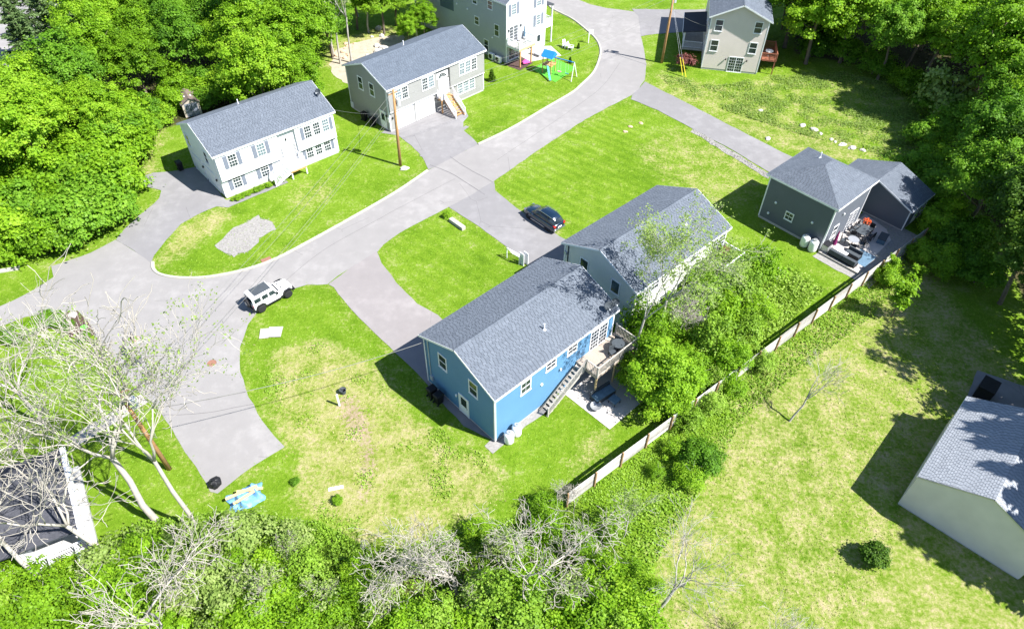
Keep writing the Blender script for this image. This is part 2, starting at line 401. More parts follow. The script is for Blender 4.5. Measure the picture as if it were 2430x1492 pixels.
road_px = kerbN[:0] + [(1240,-40),(1280,-6)] + kerbN + [(1075,372)] + kerbS + [(330,602),(275,569),(215,600),(122,632),(127,658),(62,699),(0,727),(-120,768),(-120,830),(0,775),(60,752),(120,744),(185,738),(206,762),(240,820),(270,862),(330,930),(372,962),(430,1055),(500,1165),(516,1172),(545,1147),(600,1106),(676,1060),(650,1036),(625,1000),(590,940),(570,882),(570,822),(588,770),(628,720),(680,690),(730,676),(778,675),(800,655),(895,597),(910,580),(965,543),(1065,492),(1120,462),(1172,430),(1300,341),(1400,277),(1500,226),(1515,212),(1530,190),(1534,152),(1527,112),(1521,87),(1530,60),(1520,30),(1440,20),(1400,11),(1372,0),(1340,-40)]
drive_px = {
 'G': [(1135,343),(1118,325),(1098,308),(1100,290),(1112,276),(1104,262),(1080,250),(1030,240),(925,300),(905,316),(945,322),(975,345),(1003,372),(1016,404),(1075,374)],
 'W': [(275,569),(300,540),(345,500),(380,470),(384,452),(340,440),(335,420),(365,410),(405,408),(450,400),(470,396),(534,474),(552,478),(540,492),(515,490),(470,508),(430,532),(395,570),(366,606),(360,624),(330,602)],
 'B': [(778,675),(792,682),(830,730),(905,806),(990,884),(1010,905),(1045,950),(1100,1010),(1170,1045),(1200,1000),(1100,850),(1060,770),(1040,748),(990,720),(940,670),(905,625),(895,597),(840,630)],
 'L': [(1065,492),(1140,540),(1200,585),(1245,622),(1290,650),(1350,660),(1400,600),(1330,562),(1225,494),(1175,452),(1172,430),(1120,462)],
 'D': [(1515,212),(1530,194),(1620,240),(1720,292),(1810,338),(1890,378),(1930,400),(1870,430),(1830,412),(1740,358),(1640,304),(1560,262),(1498,236),(1500,226)],
 'T': [(1521,87),(1545,83),(1600,78),(1650,74),(1700,70),(1720,20),(1650,24),(1560,23),(1500,22),(1515,40)],
}
def densify(poly, step=0.8):
    out = []
    n = len(poly)
    for i in range(n):
        a = np.array(poly[i]); b = np.array(poly[(i+1) % n]); m_ = max(1, int(np.hypot(*(b-a))/step))
        for k in range(m_): out.append(a+(b-a)*k/m_)
    return out
def sheet(name, poly, z, mat, jitter=0.0, parent=None):
    from mathutils.geometry import tessellate_polygon
    if jitter: poly = [tuple(np.array(p)+RNG.normal(0, jitter, 2)) for p in densify(poly)]
    v3 = [Vector((p[0], p[1], z)) for p in poly]; tris = []
    for t_ in tessellate_polygon([v3]):
        a_, b_, c_ = (v3[k] for k in t_)
        tris.append(t_ if (b_-a_).cross(c_-a_).z > 0 else (t_[0], t_[2], t_[1]))
    me = bpy.data.meshes.new(name); me.from_pydata([tuple(p) for p in v3], [], tris); me.materials.append(MATS[mat]); me.update()
    o = bpy.data.objects.new(name, me); COL.objects.link(o); o.parent = parent; return o
road_poly = W2(road_px)
drive_poly = {k: W2(v) for k, v in drive_px.items()}

# ------------------------------------------------------------------ the houses' footprints (survey)
HS = {  # cx, cy, rot, length, width, eave height, roof rise
 'W': (-26.7584, 64.8534, 0.7327, 13.6074, 8.3257, 5.1184, 1.8436), 'G': (-11.7634, 78.7095, 0.7834, 14.8842, 8.485, 5.3341, 1.6979),
 'B': (0.6841, 35.6533, 0.7654, 12.7399, 8.2077, 5.2695, 1.7101), 'L': (11.4921, 46.4613, 0.7442, 12.521, 8.3167, 4.9928, 1.7832),
 'D': (29.1464, 55.4262, 0.7316, 7.1433, 7.5185, 5.0321, 1.5778), 'T': (29.0684, 92.0631, 1.3702, 11.0, 7.749, 6.9625, 1.7516),
 'V': (32.0131, 24.7699, 0.8193, 8.9962, 7.6739, 3.4229, 1.756)}
SPOS = (-1.19, 88.59, R(46.1))
def loc2w(n, a, b):
    cx, cy, r = (SPOS if n == 'S' else HS[n])[:3]
    return (cx+a*math.cos(r)-b*math.sin(r), cy+a*math.sin(r)+b*math.cos(r))
foot = [[loc2w(k, sa*h[3]/2, sb*h[4]/2) for sa, sb in ((-1,-1),(1,-1),(1,1),(-1,1))] for k, h in HS.items()]
foot.append([loc2w('S', *q) for q in ((0,0),(7.5,0),(7.5,18),(0,18))])
foot.append([loc2w('D', *q) for q in ((5.2,-7.2),(9.7,-7.2),(9.7,0.8),(5.2,0.8))])
foot.append([loc2w('T', *q) for q in ((5,-3.9),(9,-3.9),(9,3.9),(5,3.9))])

# ------------------------------------------------------------------ cover raster
RX0, RX1, RY0, RY1, RS = -90.0, 90.0, 6.0, 140.0, 0.25
rx = np.arange(RX0, RX1, RS)+RS/2; ry = np.arange(RY0, RY1, RS)+RS/2
GX, GY = np.meshgrid(rx, ry)
def inpoly(poly, X=None, Y=None):
    X = GX if X is None else X; Y = GY if Y is None else Y
    ins = np.zeros(X.shape, bool); n = len(poly); j = n-1
    px_ = [p[0] for p in poly]; py_ = [p[1] for p in poly]
    bb = (X >= min(px_)) & (X <= max(px_)) & (Y >= min(py_)) & (Y <= max(py_)); xs = X[bb]; ys = Y[bb]; r_ = np.zeros(xs.shape, bool)
    for i in range(n):
        xi, yi, xj, yj = px_[i], py_[i], px_[j], py_[j]
        c = ((yi > ys) != (yj > ys)) & (xs < (xj-xi)*(ys-yi)/((yj-yi) or 1e-9)+xi)
        r_ ^= c; j = i
    ins[bb] = r_; return ins
def blur(a, k):
    for _ in range(k):
        a = (a + np.roll(a, 1, 0)+np.roll(a, -1, 0)+np.roll(a, 1, 1)+np.roll(a, -1, 1))/5
    return a
paved = inpoly(road_poly)
for k in drive_poly: paved |= inpoly(drive_poly[k])
built = np.zeros_like(paved)
for f_ in foot: built |= inpoly(f_)
dry = np.zeros(GX.shape); soil = np.zeros(GX.shape); wood = np.zeros(GX.shape)
def lay(arr, px, val, mx=True):
    m_ = inpoly(W2(px)); arr[m_] = np.maximum(arr[m_], val) if mx else val
dry += 0.06
lay(dry, [(640,830),(760,800),(900,860),(960,960),(1060,1050),(1180,1090),(1200,1180),(1000,1300),(850,1290),(690,1210),(700,1090),(640,1000)], 0.70)
lay(dry, [(760,860),(830,900),(900,1010),(920,1120),(880,1250),(800,1200),(780,1000)], 0.9)
lay(dry, [(1600,300),(1820,412),(1800,470),(1720,500),(1560,420),(1500,350)], 0.42)
lay(dry, [(1560,170),(1700,200),(1900,300),(2100,370),(1980,400),(1800,330),(1560,215)], 0.50)
lay(dry, [(1600,215),(1700,205),(1830,180),(2000,170),(2230,230),(2180,400),(2060,360),(1740,270)], 0.38)
lay(dry, [(1760,880),(2000,720),(2180,560),(2300,760),(2430,900),(2500,1100),(2500,1600),(1500,1600),(1560,1250),(1680,1130)], 0.58)
lay(dry, [(1780,890),(2010,720),(2060,760),(1880,920),(1800,960)], 0.62)
lay(dry, [(1640,1060),(1800,1010),(1830,1120),(1700,1180)], 0.62)
lay(dry, [(380,610),(430,540),(520,496),(560,510),(470,580),(400,625)], 0.75)
lay(dry, [(680,440),(780,420),(800,460),(700,520)], 0.45)
lay(dry, [(850,180),(1000,90),(900,60),(780,110),(770,160)], 0.75)
lay(dry, [(330,300),(400,300),(370,420),(330,430)], 0.5)
lay(dry, [(1360,1060),(1430,1010),(1460,1050),(1400,1120),(1350,1140)], 0.5)
lay(soil, [(770,160),(800,120),(960,90),(880,180),(840,190)], 0.55)
lay(soil, [(790,930),(850,930),(890,1000),(900,1120),(870,1230),(840,1200),(850,1080),(800,1010)], 0.66)
lay(soil, [(1660,1050),(1790,1030),(1790,1090),(1700,1120)], 0.40)
lay(soil, [(1760,930),(1830,890),(1850,1000),(1770,1010)], 0.40)
lay(wood, [(-400,-400),(760,-400),(760,60),(700,180),(560,245),(420,300),(330,320),(300,470),(150,600),(0,625),(-400,640)], 0.8)
lay(wood, [(1880,-400),(3000,-400),(3000,760),(2440,760),(2340,520),(2240,420),(2230,240),(2060,160),(1880,130)], 0.8)
lay(wood, [(-400,1420),(200,1340),(330,1250),(540,1230),(760,1270),(900,1340),(1200,1300),(1480,1300),(1560,1450),(1560,1700),(-400,1700)], 0.62)
lay(wood, [(1480,880),(1620,800),(1900,640),(1960,690),(1600,970),(1500,1010)], 0.5)
mown = np.zeros(GX.shape); lay(mown, [(1180,440),(1440,265),(1600,330),(1640,440),(1400,560),(1300,540)], 1.0); lay(mown, [(900,600),(1070,500),(1230,620),(1050,745)], 0.7); lay(mown, [(1100,310),(1300,180),(1400,150),(1300,250),(1130,340)], 0.6); mown = blur(mown, 16)
edge = blur(paved.astype(float), 6)
dry = np.maximum(dry, np.where((edge > 0.02) & ~paved, 0.38, 0))
dry, soil, wood = blur(dry, 10), blur(soil, 8), blur(wood, 14)

def patchy(seed, k):
    a = np.random.default_rng(seed).random(GX.shape); a = blur(a, k); return (a-a.mean())/a.std()
PATCH1, PATCH2 = patchy(1, 14), patchy(2, 50)
HALF = blur(paved.astype(float), 2) > 0.72

# ------------------------------------------------------------------ the ground, one sheet to the horizon
gx = np.concatenate([[-1500,-700,-350,-200,-130], np.arange(-90, 90.01, 0.6), [130,200,350,700,1500]])
gy = np.concatenate([[-900,-400,-150,-60,-20], np.arange(6, 140.01, 0.6), [170,230,350,700,1800]])
AX, AY = np.meshgrid(gx, gy)
vx = np.stack([AX.ravel(), AY.ravel(), np.zeros(AX.size)], 1)
nx, ny = len(gx), len(gy)
ii = (np.arange(ny-1)[:, None]*nx+np.arange(nx-1)[None]).ravel()
gm = np_mesh('ground', vx, np.stack([ii, ii+1, ii+nx+1, ii+nx], 1), 'ground_cover')
def samp(a, X, Y):
    i = np.clip(((Y-RY0)/RS).astype(int), 0, a.shape[0]-1); j = np.clip(((X-RX0)/RS).astype(int), 0, a.shape[1]-1); return a[i, j]
at = gm.attributes.new('cover', 'FLOAT_COLOR', 'POINT')
cv = np.stack([samp(dry, AX.ravel(), AY.ravel()), samp(soil, AX.ravel(), AY.ravel()), samp(wood, AX.ravel(), AY.ravel()), samp(mown, AX.ravel(), AY.ravel())], 1)
at.data.foreach_set('color', cv.astype(np.float32).ravel())
ground = bpy.data.objects.new('ground', gm); COL.objects.link(ground); struct(ground)

struct(sheet('road', road_poly, 0.020, 'road_asphalt', 0.03))
for k, z in zip(drive_poly, (0.026, 0.027, 0.028, 0.029, 0.0305, 0.032)):
    struct(sheet('driveway', drive_poly[k], z, 'dirty_concrete' if k == 'B' else 'drive_asphalt', 0.03))
for px in (kerbN, kerbS):                                   # raised bituminous kerbs on the house side
    pts = curve_pts(W2(px), 6); mb = MB(); n = len(pts)
    secs = []
    for i, p in enumerate(pts):
        a = np.array(pts[max(i-1, 0)]); b = np.array(pts[min(i+1, n-1)]); d = (b-a)/np.linalg.norm(b-a); nn = np.array([-d[1], d[0]])
        q = lambda o, z: (p[0]+nn[0]*o, p[1]+nn[1]*o, z)
        secs.append([q(-0.17, 0.0), q(0.13, 0.0), q(0.11, 0.11), q(-0.10, 0.13)])
    mb.loft(secs); struct(mb.build('kerb', 'kerb_stone'))
for L_, w_ in (([(378,968),(470,952),(583,932)], 0.05), ([(384,985),(480,980),(600,958)], 0.03), ([(1020,392),(1080,418),(1150,462)], 0.05), ([(1068,372),(1110,400),(1168,432)], 0.04), ([(640,700),(760,600),(900,520),(1080,425)], 0.03), ([(1180,380),(1300,300),(1420,215),(1470,150)], 0.03)):
    pts = np.array(curve_pts(W2(L_), 10)); pts += np.cumsum(RNG.normal(0, 0.012, pts.shape), 0); mb = MB()          # tarred cracks and joints
    for i in range(len(pts)-1):
        d = pts[i+1]-pts[i]; nn = np.array([-d[1], d[0]])/np.linalg.norm(d)*w_/2; mb.add([(*(pts[i]-nn), 0.0365), (*(pts[i+1]-nn), 0.0365), (*(pts[i+1]+nn), 0.0365), (*(pts[i]+nn), 0.0365)], [(0, 1, 2, 3)])
    struct(mb.build('road_seam', 'tar'))
# front walks, patios, beds
def strip(name, a, b, w, z, mat):
    a = np.array(P2(*a)); b = np.array(P2(*b)); d = (b-a)/np.linalg.norm(b-a); n_ = np.array([-d[1], d[0]])*w/2
    return struct(sheet(name, [tuple(a+n_), tuple(b+n_), tuple(b-n_), tuple(a-n_)], z, mat, 0.02))
strip('footpath', (535,487), (678,428), 1.15, 0.036, 'drive_asphalt')
strip('footpath', (343,945), (175,1048), 1.15, 0.034, 'concrete')
strip('footpath', (1000,372), (1110,300), 0.5, 0.0335, 'drive_asphalt')
struct(sheet('mulch_bed', W2([(135,748),(185,738),(207,762),(225,795),(190,803),(165,800),(160,770)]), 0.024, 'mulch', 0.03))
struct(sheet('gravel_bed', smooth_poly(W2([(515,590),(540,555),(600,515),(640,520),(655,540),(620,565),(590,600),(545,608)]), 3), 0.022, 'gravel', 0.22))
struct(sheet('gravel_strip', W2([(1742,362),(1830,416),(1822,424),(1700,350),(1640,312),(1645,306)]), 0.021, 'gravel', 0.08))
struct(sheet('gravel_strip', [loc2w('B', *q) for q in ((-6.9,-4.4),(-0.2,-4.4),(-0.2,-3.6),(-6.9,-3.6))], 0.0335, 'gravel', 0.06))
struct(sheet('patio', [loc2w('B', *q) for q in ((0.7,-4.3),(0.75,-8.75),(4.6,-8.75),(6.6,-6.6),(6.6,-3.7),(0.7,-3.7))], 0.0375, 'patio_stone'))
struct(sheet('patio', [loc2w('D', *q) for q in ((-3.45,-3.4),(-3.5,-7.45),(3.3,-7.15),(4.6,-6.0),(5.3,-3.4))], 0.038, 'patio_stone'))
struct(sheet('gravel_strip', [loc2w('D', *q) for q in ((-4.6,-3.5),(-4.6,-9.2),(6.0,-9.2),(6.0,-3.0))], 0.023, 'gravel', 0.05))
struct(sheet('patio', [loc2w('S', *q) for q in ((2.9,-0.05),(2.6,-1.9),(7.0,-3.6),(8.2,-0.6),(7.6,-0.05))], 0.0355, 'patio_stone'))
struct(sheet('mulch_bed', [loc2w('S', *q) for q in ((-0.4,-0.1),(-0.2,-2.7),(2.7,-2.4),(2.9,-0.1))], 0.0245, 'mulch', 0.03))
struct(sheet('paved_pad', W2([(2320,880),(2500,940),(2560,1020),(2400,1010),(2290,965),(2300,925)]), 0.039, 'drive_asphalt', 0.03))
struct(sheet('sandy_yard', smooth_poly(W2([(785,170),(800,120),(870,95),(960,85),(930,120),(880,150),(835,200)]), 3), 0.0215, 'sand', 0.15))
struct(sheet('parking_lot', W2([(-250,-120),(230,-120),(235,40),(150,80),(130,160),(60,190),(-60,150),(-250,120)]), 0.0225, 'road_asphalt', 0.05))
struct(sheet('play_mat', W2([(1262,165),(1312,138),(1368,162),(1318,196)]), 0.0235, 'play_green'))

# ------------------------------------------------------------------ building parts
def shingles(mb, o, u, v, L, H, e=0.165, w=0.31, uL=lambda t: 0.0, uR=lambda t: 1.0, seed=0):
    """courses of single shingle tabs on a slope; o eave corner, u along eave, v up the slope"""
    rr = random.Random(seed); o = Vector(o); u = Vector(u); v = Vector(v); nrm = u.cross(v).normalized()
    if nrm.z < 0: nrm = -nrm
    n = max(1, int(round(H/e))); e = H/n
    for i in range(n):
        t0 = i/n; t1 = (i+1)/n; off = rr.uniform(0, w); base = rr.uniform(-0.05, 0.05)
        a0, b0 = uL(t0)*L, uR(t0)*L; a1, b1 = uL(t1)*L, uR(t1)*L
        x = min(a0, a1)-off
        while x < max(b0, b1):
            ww = w*rr.uniform(0.85, 1.15); g = 0.03
            l0, r0 = max(x, a0), min(x+ww-g, b0); l1, r1 = max(x, a1), min(x+ww-g, b1); x += ww
            if r0-l0 < 0.02 and r1-l1 < 0.02: continue
            r0 = max(r0, l0); r1 = max(r1, l1)
            lift = 0.022+rr.uniform(0, 0.008)
            p = [o+u*l0+v*(t0*H)+nrm*lift, o+u*r0+v*(t0*H)+nrm*lift, o+u*r1+v*(t1*H)+nrm*0.012, o+u*l1+v*(t1*H)+nrm*0.012,
                 o+u*l0+v*(t0*H)+nrm*0.001, o+u*r0+v*(t0*H)+nrm*0.001]
            c = min(1, max(0, 0.5+base+rr.gauss(0, 0.10)))
            mb.add(p, [(0, 1, 2, 3), (4, 5, 1, 0)], c)

def win_meshes(w, h, style, glass='glass'):
    key = ('win', round(w, 2), round(h, 2), style)
    if key in CACHE: return CACHE[key]
    fr = MB(); t = 0.085
    fr.box(-w/2-t, w/2+t, -0.045, 0, h/2, h/2+t+0.02).box(-w/2-t, w/2+t, -0.045, 0, -h/2-t, -h/2)
    fr.box(-w/2-t, -w/2, -0.042, 0, -h/2, h/2).box(w/2, w/2+t, -0.042, 0, -h/2, h/2)
    if style != 'fixed' and style != 'slider': fr.box(-w/2, w/2, -0.036, -0.004, -0.03, 0.03)
    if style == 'slider': fr.box(-0.05, 0.05, -0.036, -0.004, -h/2, h/2)
    if style in ('slider', 'sash', 'fixed', 'grid', 'grid2'):
        mu = MB(); b = 0.012
        nc, nr = {'slider': (6, 5), 'grid': (3, 4), 'grid2': (2, 2), 'sash': (1, 2), 'fixed': (1, 1)}[style]
        for i in range(1, nc): mu.box(-w/2+w*i/nc-b, -w/2+w*i/nc+b, -0.03, -0.006, -h/2, h/2)
        for i in range(1, nr):
            z = -h/2+h*i/nr
            if style in ('grid',) and i == nr//2: continue
            mu.box(-w/2, w/2, -0.028, -0.006, z-b, z+b)
    sill = MB().box(-w/2-t-0.03, w/2+t+0.03, -0.075, -0.002, -h/2-t-0.035, -h/2-t-0.002)
    pane = MB().box(-w/2, w/2, -0.012, -0.001, -h/2, h/2)
    CACHE[key] = (fr.mesh('window', 'white_vinyl'), mu.mesh('muntins', 'white_vinyl') if mu.v else None, sill.mesh('sill', 'white_vinyl'), pane.mesh('pane', 'glass'), pane.mesh('pane', 'blind'))
    return CACHE[key]
CACHE = {}
def side_xf(side, pos, z, off):
    """placement on a wall: local -y of the piece points outwards. off = wall plane distance from the house centre"""
    if side == 'f': return (pos, -off, z), (0, 0, 0)
    if side == 'k': return (pos, off, z), (0, 0, math.pi)
    if side == 'l': return (-off, pos, z), (0, 0, -math.pi/2)
    return (off, pos, z), (0, 0, math.pi/2)
def window(root, side, pos, z, off, w=0.8, h=1.25, style='grid', blind=False, shutters=None):
    loc, rot = side_xf(side, pos, z, off)
    fr, mu, si, pa, pb = win_meshes(w, h, style)
    o = inst('window', fr, root, loc, rot)
    inst('pane', pb if blind else pa, o)
    if mu: inst('muntins', mu, o)
    inst('sill', si, o)
    if shutters:
        k = ('shut', round(h, 2), shutters)
        if k not in CACHE:
            mb = MB(); mb.box(-0.2, 0.2, -0.03, 0, -h/2-0.04, h/2+0.08)
            n = int(h/0.09)
            for i in range(n): mb.box(-0.155, 0.155, -0.042, -0.0305, -h/2+0.03+i*h/n, -h/2+0.075+i*h/n)
            CACHE[k] = mb.mesh('shutter', shutters)
        sides = (-1, 1) if shutters else ()
        for s_ in sides: inst('shutter', CACHE[k], o, (s_*(w/2+0.31), -0.001, 0))
    return o
def door(root, side, pos, z0, off, w=0.95, h=2.05, glass=True, fan=False):
    loc, rot = side_xf(side, pos, z0, off)
    k = ('door', w, h, glass, fan)
    if k not in CACHE:
        mb = MB(); mb.box(-w/2, w/2, -0.03, 0, 0, h)
        for x0, x1 in ((-w/2+0.1, -0.05), (0.05, w/2-0.1)):
            mb.box(x0, x1, -0.045, -0.0305, 0.15, h*0.38)
            if not glass: mb.box(x0, x1, -0.045, -0.0305, h*0.46, h-0.15)
        fr = MB(); fr.box(-w/2-0.11, -w/2-0.002, -0.05, 0, 0, h+0.1).box(w/2+0.002, w/2+0.11, -0.05, 0, 0, h+0.1).box(-w/2-0.002, w/2+0.002, -0.05, 0, h+0.002, h+0.1)
        gl = MB()
        if glass: gl.box(-w/2+0.14, w/2-0.14, -0.042, -0.0305, h*0.48, h-0.16)
        if fan:
            for i in range(5):
                a0, a1 = math.pi*(i+0.08)/5, math.pi*(i+0.92)/5
                gl.add([(0.12*math.cos(a0), -0.052, h+0.2+0.12*math.sin(a0)), (0.12*math.cos(a1), -0.052, h+0.2+0.12*math.sin(a1)), (0.62*math.cos(a1), -0.052, h+0.2+0.55*math.sin(a1)), (0.62*math.cos(a0), -0.052, h+0.2+0.55*math.sin(a0))], [(0, 3, 2, 1)])
            fr.box(-0.85, 0.85, -0.047, 0, h+0.102, h+0.85)
        kn = MB(); kn.lathe([(0.012, 0), (0.03, 0.015), (0.036, 0.035), (0.015, 0.055)], 8)
        CACHE[k] = (mb.mesh('door', 'white_paint'), fr.mesh('door_frame', 'white_vinyl'), gl.mesh('pane', 'glass') if gl.v else None, kn.mesh('knob', 'dark_metal'))
    d, f, g, kn = CACHE[k]
    o = inst('door', d, root, loc, rot); inst('door_frame', f, o)
    if g: inst('pane', g, o)
    inst('knob', kn, o, (w/2-0.08, -0.03, 0.95), (R(90), 0, 0))
    return o
def garage_door(root, side, pos, off, w=2.6, h=2.1):
    loc, rot = side_xf(side, pos, 0.05, off)
    fr = MB(); fr.box(-w/2-0.12, -w/2-0.003, -0.05, 0, 0, h+0.12).box(w/2+0.003, w/2+0.12, -0.05, 0, 0, h+0.12).box(-w/2-0.003, w/2+0.003, -0.05, 0, h+0.003, h+0.12)
    o = fr.build('garage_door', 'white_vinyl', root); o.location = loc; o.rotation_euler = rot
    n = 4; hh = h/n; mb = MB(); mb.box(-w/2, w/2, -0.03, 0, 0.006, hh-0.006)
    for i in range(4): mb.box(-w/2+w*(i+0.1)/4, -w/2+w*(i+0.9)/4, -0.042, -0.0305, 0.1, hh-0.1)
    me = mb.mesh('panel', 'white_paint')
    for i in range(n): inst('panel', me, o, (0, 0, i*hh))
    return o
def wall_lamp(root, side, pos, z, off, mat='black_plastic'):
    loc, rot = side_xf(side, pos, z, off)
    k = ('lamp', mat)
    if k not in CACHE: CACHE[k] = MB().lathe([(0.03, -0.16), (0.07, -0.1), (0.085, 0.08), (0.03, 0.13)], 8, 0, -0.1).box(-0.04, 0.04, -0.1, -0.002, -0.03, 0.03).mesh('wall_lamp', mat)
    return inst('wall_lamp', CACHE[k], root, loc, rot)
def vent_cap(root, side, pos, z, off):
    loc, rot = side_xf(side, pos, z, off)
    if 'vent' not in CACHE: CACHE['vent'] = MB().lathe([(0.13, 0), (0.13, 0.03), (0.09, 0.1), (0.03, 0.11)], 12).mesh('wall_vent', 'white_vinyl')
    return inst('wall_vent', CACHE['vent'], root, loc, (R(90), 0, rot[2]))
def roof_vent(root, a, b, z, h=0.55):
    if 'rv' not in CACHE: CACHE['rv'] = MB().lathe([(0.055, -0.1), (0.055, 0.45), (0.06, 0.55)], 10).lathe([(0.16, -0.04), (0.1, 0.03), (0.056, 0.05)], 10).mesh('vent_pipe', 'white_vinyl')
    return inst('vent_pipe', CACHE['rv'], root, (a, b, z))

def gable_house(name, label, key, sid, ov=(0.2, 0.3), shing='shingle_grey', found=0.22, trim='white_vinyl', L=None, ce=0.165, seed=1, a_shift=0.0, foundmat='foundation'):
    cx, cy, rot, L0, W, he, hr = HS[key]; L = L or L0
    root = thing(name, label, 'house', (cx, cy, 0), rot)
    a0 = -L0/2; a1 = a0+L; oa, ob = ov
    wa0, wa1, wb = a0+oa, a1-oa, W/2-ob
    sl = hr/(W/2); th = 0.14
    zu = lambda b: he+hr-abs(b)*sl-th/math.cos(math.atan(sl))-0.003     # underside of the roof
    MB().box(wa0+0.02, wa1-0.02, -wb+0.02, wb-0.02, -0.3, found).build('foundation', foundmat, root)
    mb = MB(); mb.box(wa0, wa1, -wb, -wb+0.14, found, zu(wb)); mb.build('wall', sid, root)
    mb = MB(); mb.box(wa0, wa1, wb-0.14, wb, found, zu(wb)); mb.build('wall', sid, root)
    for x in (wa0, wa1-0.14):
        y = wb-0.142; prof = [(-y, found), (y, found), (y, zu(y)), (0, zu(0)), (-y, zu(y))]
        vs = [(x+0.001, p, z) for p, z in prof]+[(x+0.139, p, z) for p, z in prof]; n = 5
        MB().add(vs, [tuple(range(n)), tuple(reversed(range(n, 2*n)))]+[((i+1) % n, i, n+i, n+(i+1) % n) for i in range(n)]).build('wall', sid, root)
    for x in (wa0, wa1):
        for y in (-wb, wb):
            sx, sy = math.copysign(1, x-(wa0+wa1)/2), math.copysign(1, y)
            MB().box(x-sx*0.1, x+sx*0.022, y-sy*0.1, y+sy*0.022, found-0.02, zu(wb)-0.03).build('corner_board', trim, root)
    # roof: two slopes, each its slab, trim and single shingles
    for s_ in (-1, 1):
        q = [(a0, s_*W/2, he), (a1, s_*W/2, he), (a1, 0, he+hr), (a0, 0, he+hr)]
        ro = MB().slab(q, th).build('roof', 'roof_deck', root)
        mb = MB(); shingles(mb, (a0, s_*W/2, he), (1, 0, 0), Vector((0, -s_*W/2, hr)).normalized(), L, math.hypot(W/2, hr), ce, 0.31, seed=seed*2+s_)
        stuff(mb.build('shingles', shing, ro, attr=True))
        MB().box(a0-0.015, a1+0.015, s_*(W/2+0.003), s_*(W/2+0.028), he-0.2, he-0.005).build('fascia', trim, ro)
        for x, sg in ((a0, -1), (a1, 1)):
            e1 = Vector((x+sg*0.016, s_*W/2, he-0.085)); e2 = Vector((x+sg*0.016, s_*0.02, he+hr-0.085))
            MB().beam(e1, e2, 0.025, 0.17).build('rake_board', trim, ro)
    rc = MB(); n = int(L/0.3)
    for i in range(n):
        x = a0+L*i/n; c = random.uniform(0.25, 0.6)
        for s_ in (-1, 1):
            rc.add([(x, 0, he+hr+0.04), (x+L/n*0.97, 0, he+hr+0.034), (x+L/n*0.97, s_*0.17, he+hr+0.034-0.17*sl), (x, s_*0.17, he+hr+0.04-0.17*sl)], [(0, 1, 2, 3)], c)
    rc.build('ridge_cap', shing, root, attr=True)
    return root, dict(wa0=wa0, wa1=wa1, wb=wb, he=he, hr=hr, L=L, W=W, sl=sl, zu=zu, off_l=-wa0, off_r=wa1)
def rail(root, pts, z, h=0.95, mat='white_vinyl', gap=0.13, post=0.1, posts=True, bal=0.035):
    """railing along a polyline: rails and posts are parts, the many thin balusters one part"""
    for i in range(len(pts)-1):
        p = np.array(pts[i], float); q = np.array(pts[i+1], float)
        if len(p) == 2: p = np.append(p, z); q = np.append(q, z)
        MB().beam(p+[0, 0, h], q+[0, 0, h], 0.085, 0.05).build('rail', mat, root)
        MB().beam(p+[0, 0, 0.1], q+[0, 0, 0.1], 0.05, 0.05).build('rail', mat, root)
        n = max(2, int(np.linalg.norm(q-p)/gap)); mb = MB()
        for k in range(1, n):
            m_ = p+(q-p)*k/n; mb.beam(m_+[0, 0, 0.126], m_+[0, 0, h-0.026], bal, bal)
        stuff(mb.build('balusters', mat, root))
        if posts:
            for e_ in ((p, q) if i == 0 else (q,)):
                MB().box(e_[0]-post/2, e_[0]+post/2, e_[1]-post/2, e_[1]+post/2, e_[2], e_[2]+h+0.08).build('post', mat, root)
def stairs(root, top, bot, width_vec, n, mat, stringer=None):
    """n treads from top to bot (centre of one side), width_vec across"""
    top = Vector(top); bot = Vector(bot); w = Vector(width_vec); run = bot-top
    dirh = Vector((run.x, run.y, 0)).normalized(); d = math.hypot(run.x, run.y)/n
    for i in range(n):
        c = top+run*((i+0.5)/n)
        p = c; mb = MB(); z = top.z+run.z*((i+1)/n)
        q = [p-dirh*d*0.5, p+dirh*d*0.44, p+dirh*d*0.44+w, p-dirh*d*0.5+w]
        mb.slab([(v_.x, v_.y, z) for v_ in q], 0.045); mb.build('tread', mat, root)
    for k in (0.04, 0.96):
        MB().beam(top+w*k+Vector((0, 0, -0.2)), bot+w*k+Vector((0, 0, 0.04)), 0.05, 0.24).build('stringer', stringer or mat, root)

# ------------------------------------------------------------------ white split-entry house
root, g = gable_house('white_house', 'white two-storey house with grey shutters and curved driveway, beside the woods', 'W', 'white_siding', (0.2, 0.42), seed=3)
wb = g['wb']
for a0, a1 in ((-6.55, 0.0), (2.0, 6.55)):
    MB().box(a0, a1, -wb-0.28, -wb-0.002, 2.18, g['zu'](wb+0.28)).build('overhang', 'white_siding', root)
    MB().box(a0-0.01, a1+0.01, -wb-0.30, -wb-0.003, 2.10, 2.178).build('trim_band', 'white_vinyl', root)
for a, w_ in ((-4.95, 0.8), (-1.9, 0.8)):
    window(root, 'f', a, 3.95, wb+0.28, 0.8, 1.3, 'grid', a > -3, 'shutter_grey'); window(root, 'f', a-0.1, 1.38, wb, 0.8, 1.3, 'grid', False, 'shutter_grey')
for i, a in enumerate((3.37, 4.42, 5.48)):
    o = window(root, 'f', a, 3.92, wb+0.28, 0.72, 1.3, 'grid', i == 2); window(root, 'f', a-0.12, 1.46, wb, 0.72, 1.35, 'grid')
sh = MB().box(-0.2, 0.2, -0.03, 0, -0.7, 0.72)
for i in range(14): sh.box(-0.155, 0.155, -0.042, -0.0305, -0.64+i*0.095, -0.595+i*0.095)
sm = sh.mesh('shutter', 'shutter_grey')
for a in (2.75, 6.1): inst('shutter', sm, root, (a, -wb-0.282, 3.92)); inst('shutter', sm, root, (a-0.12, -wb-0.002, 1.46))
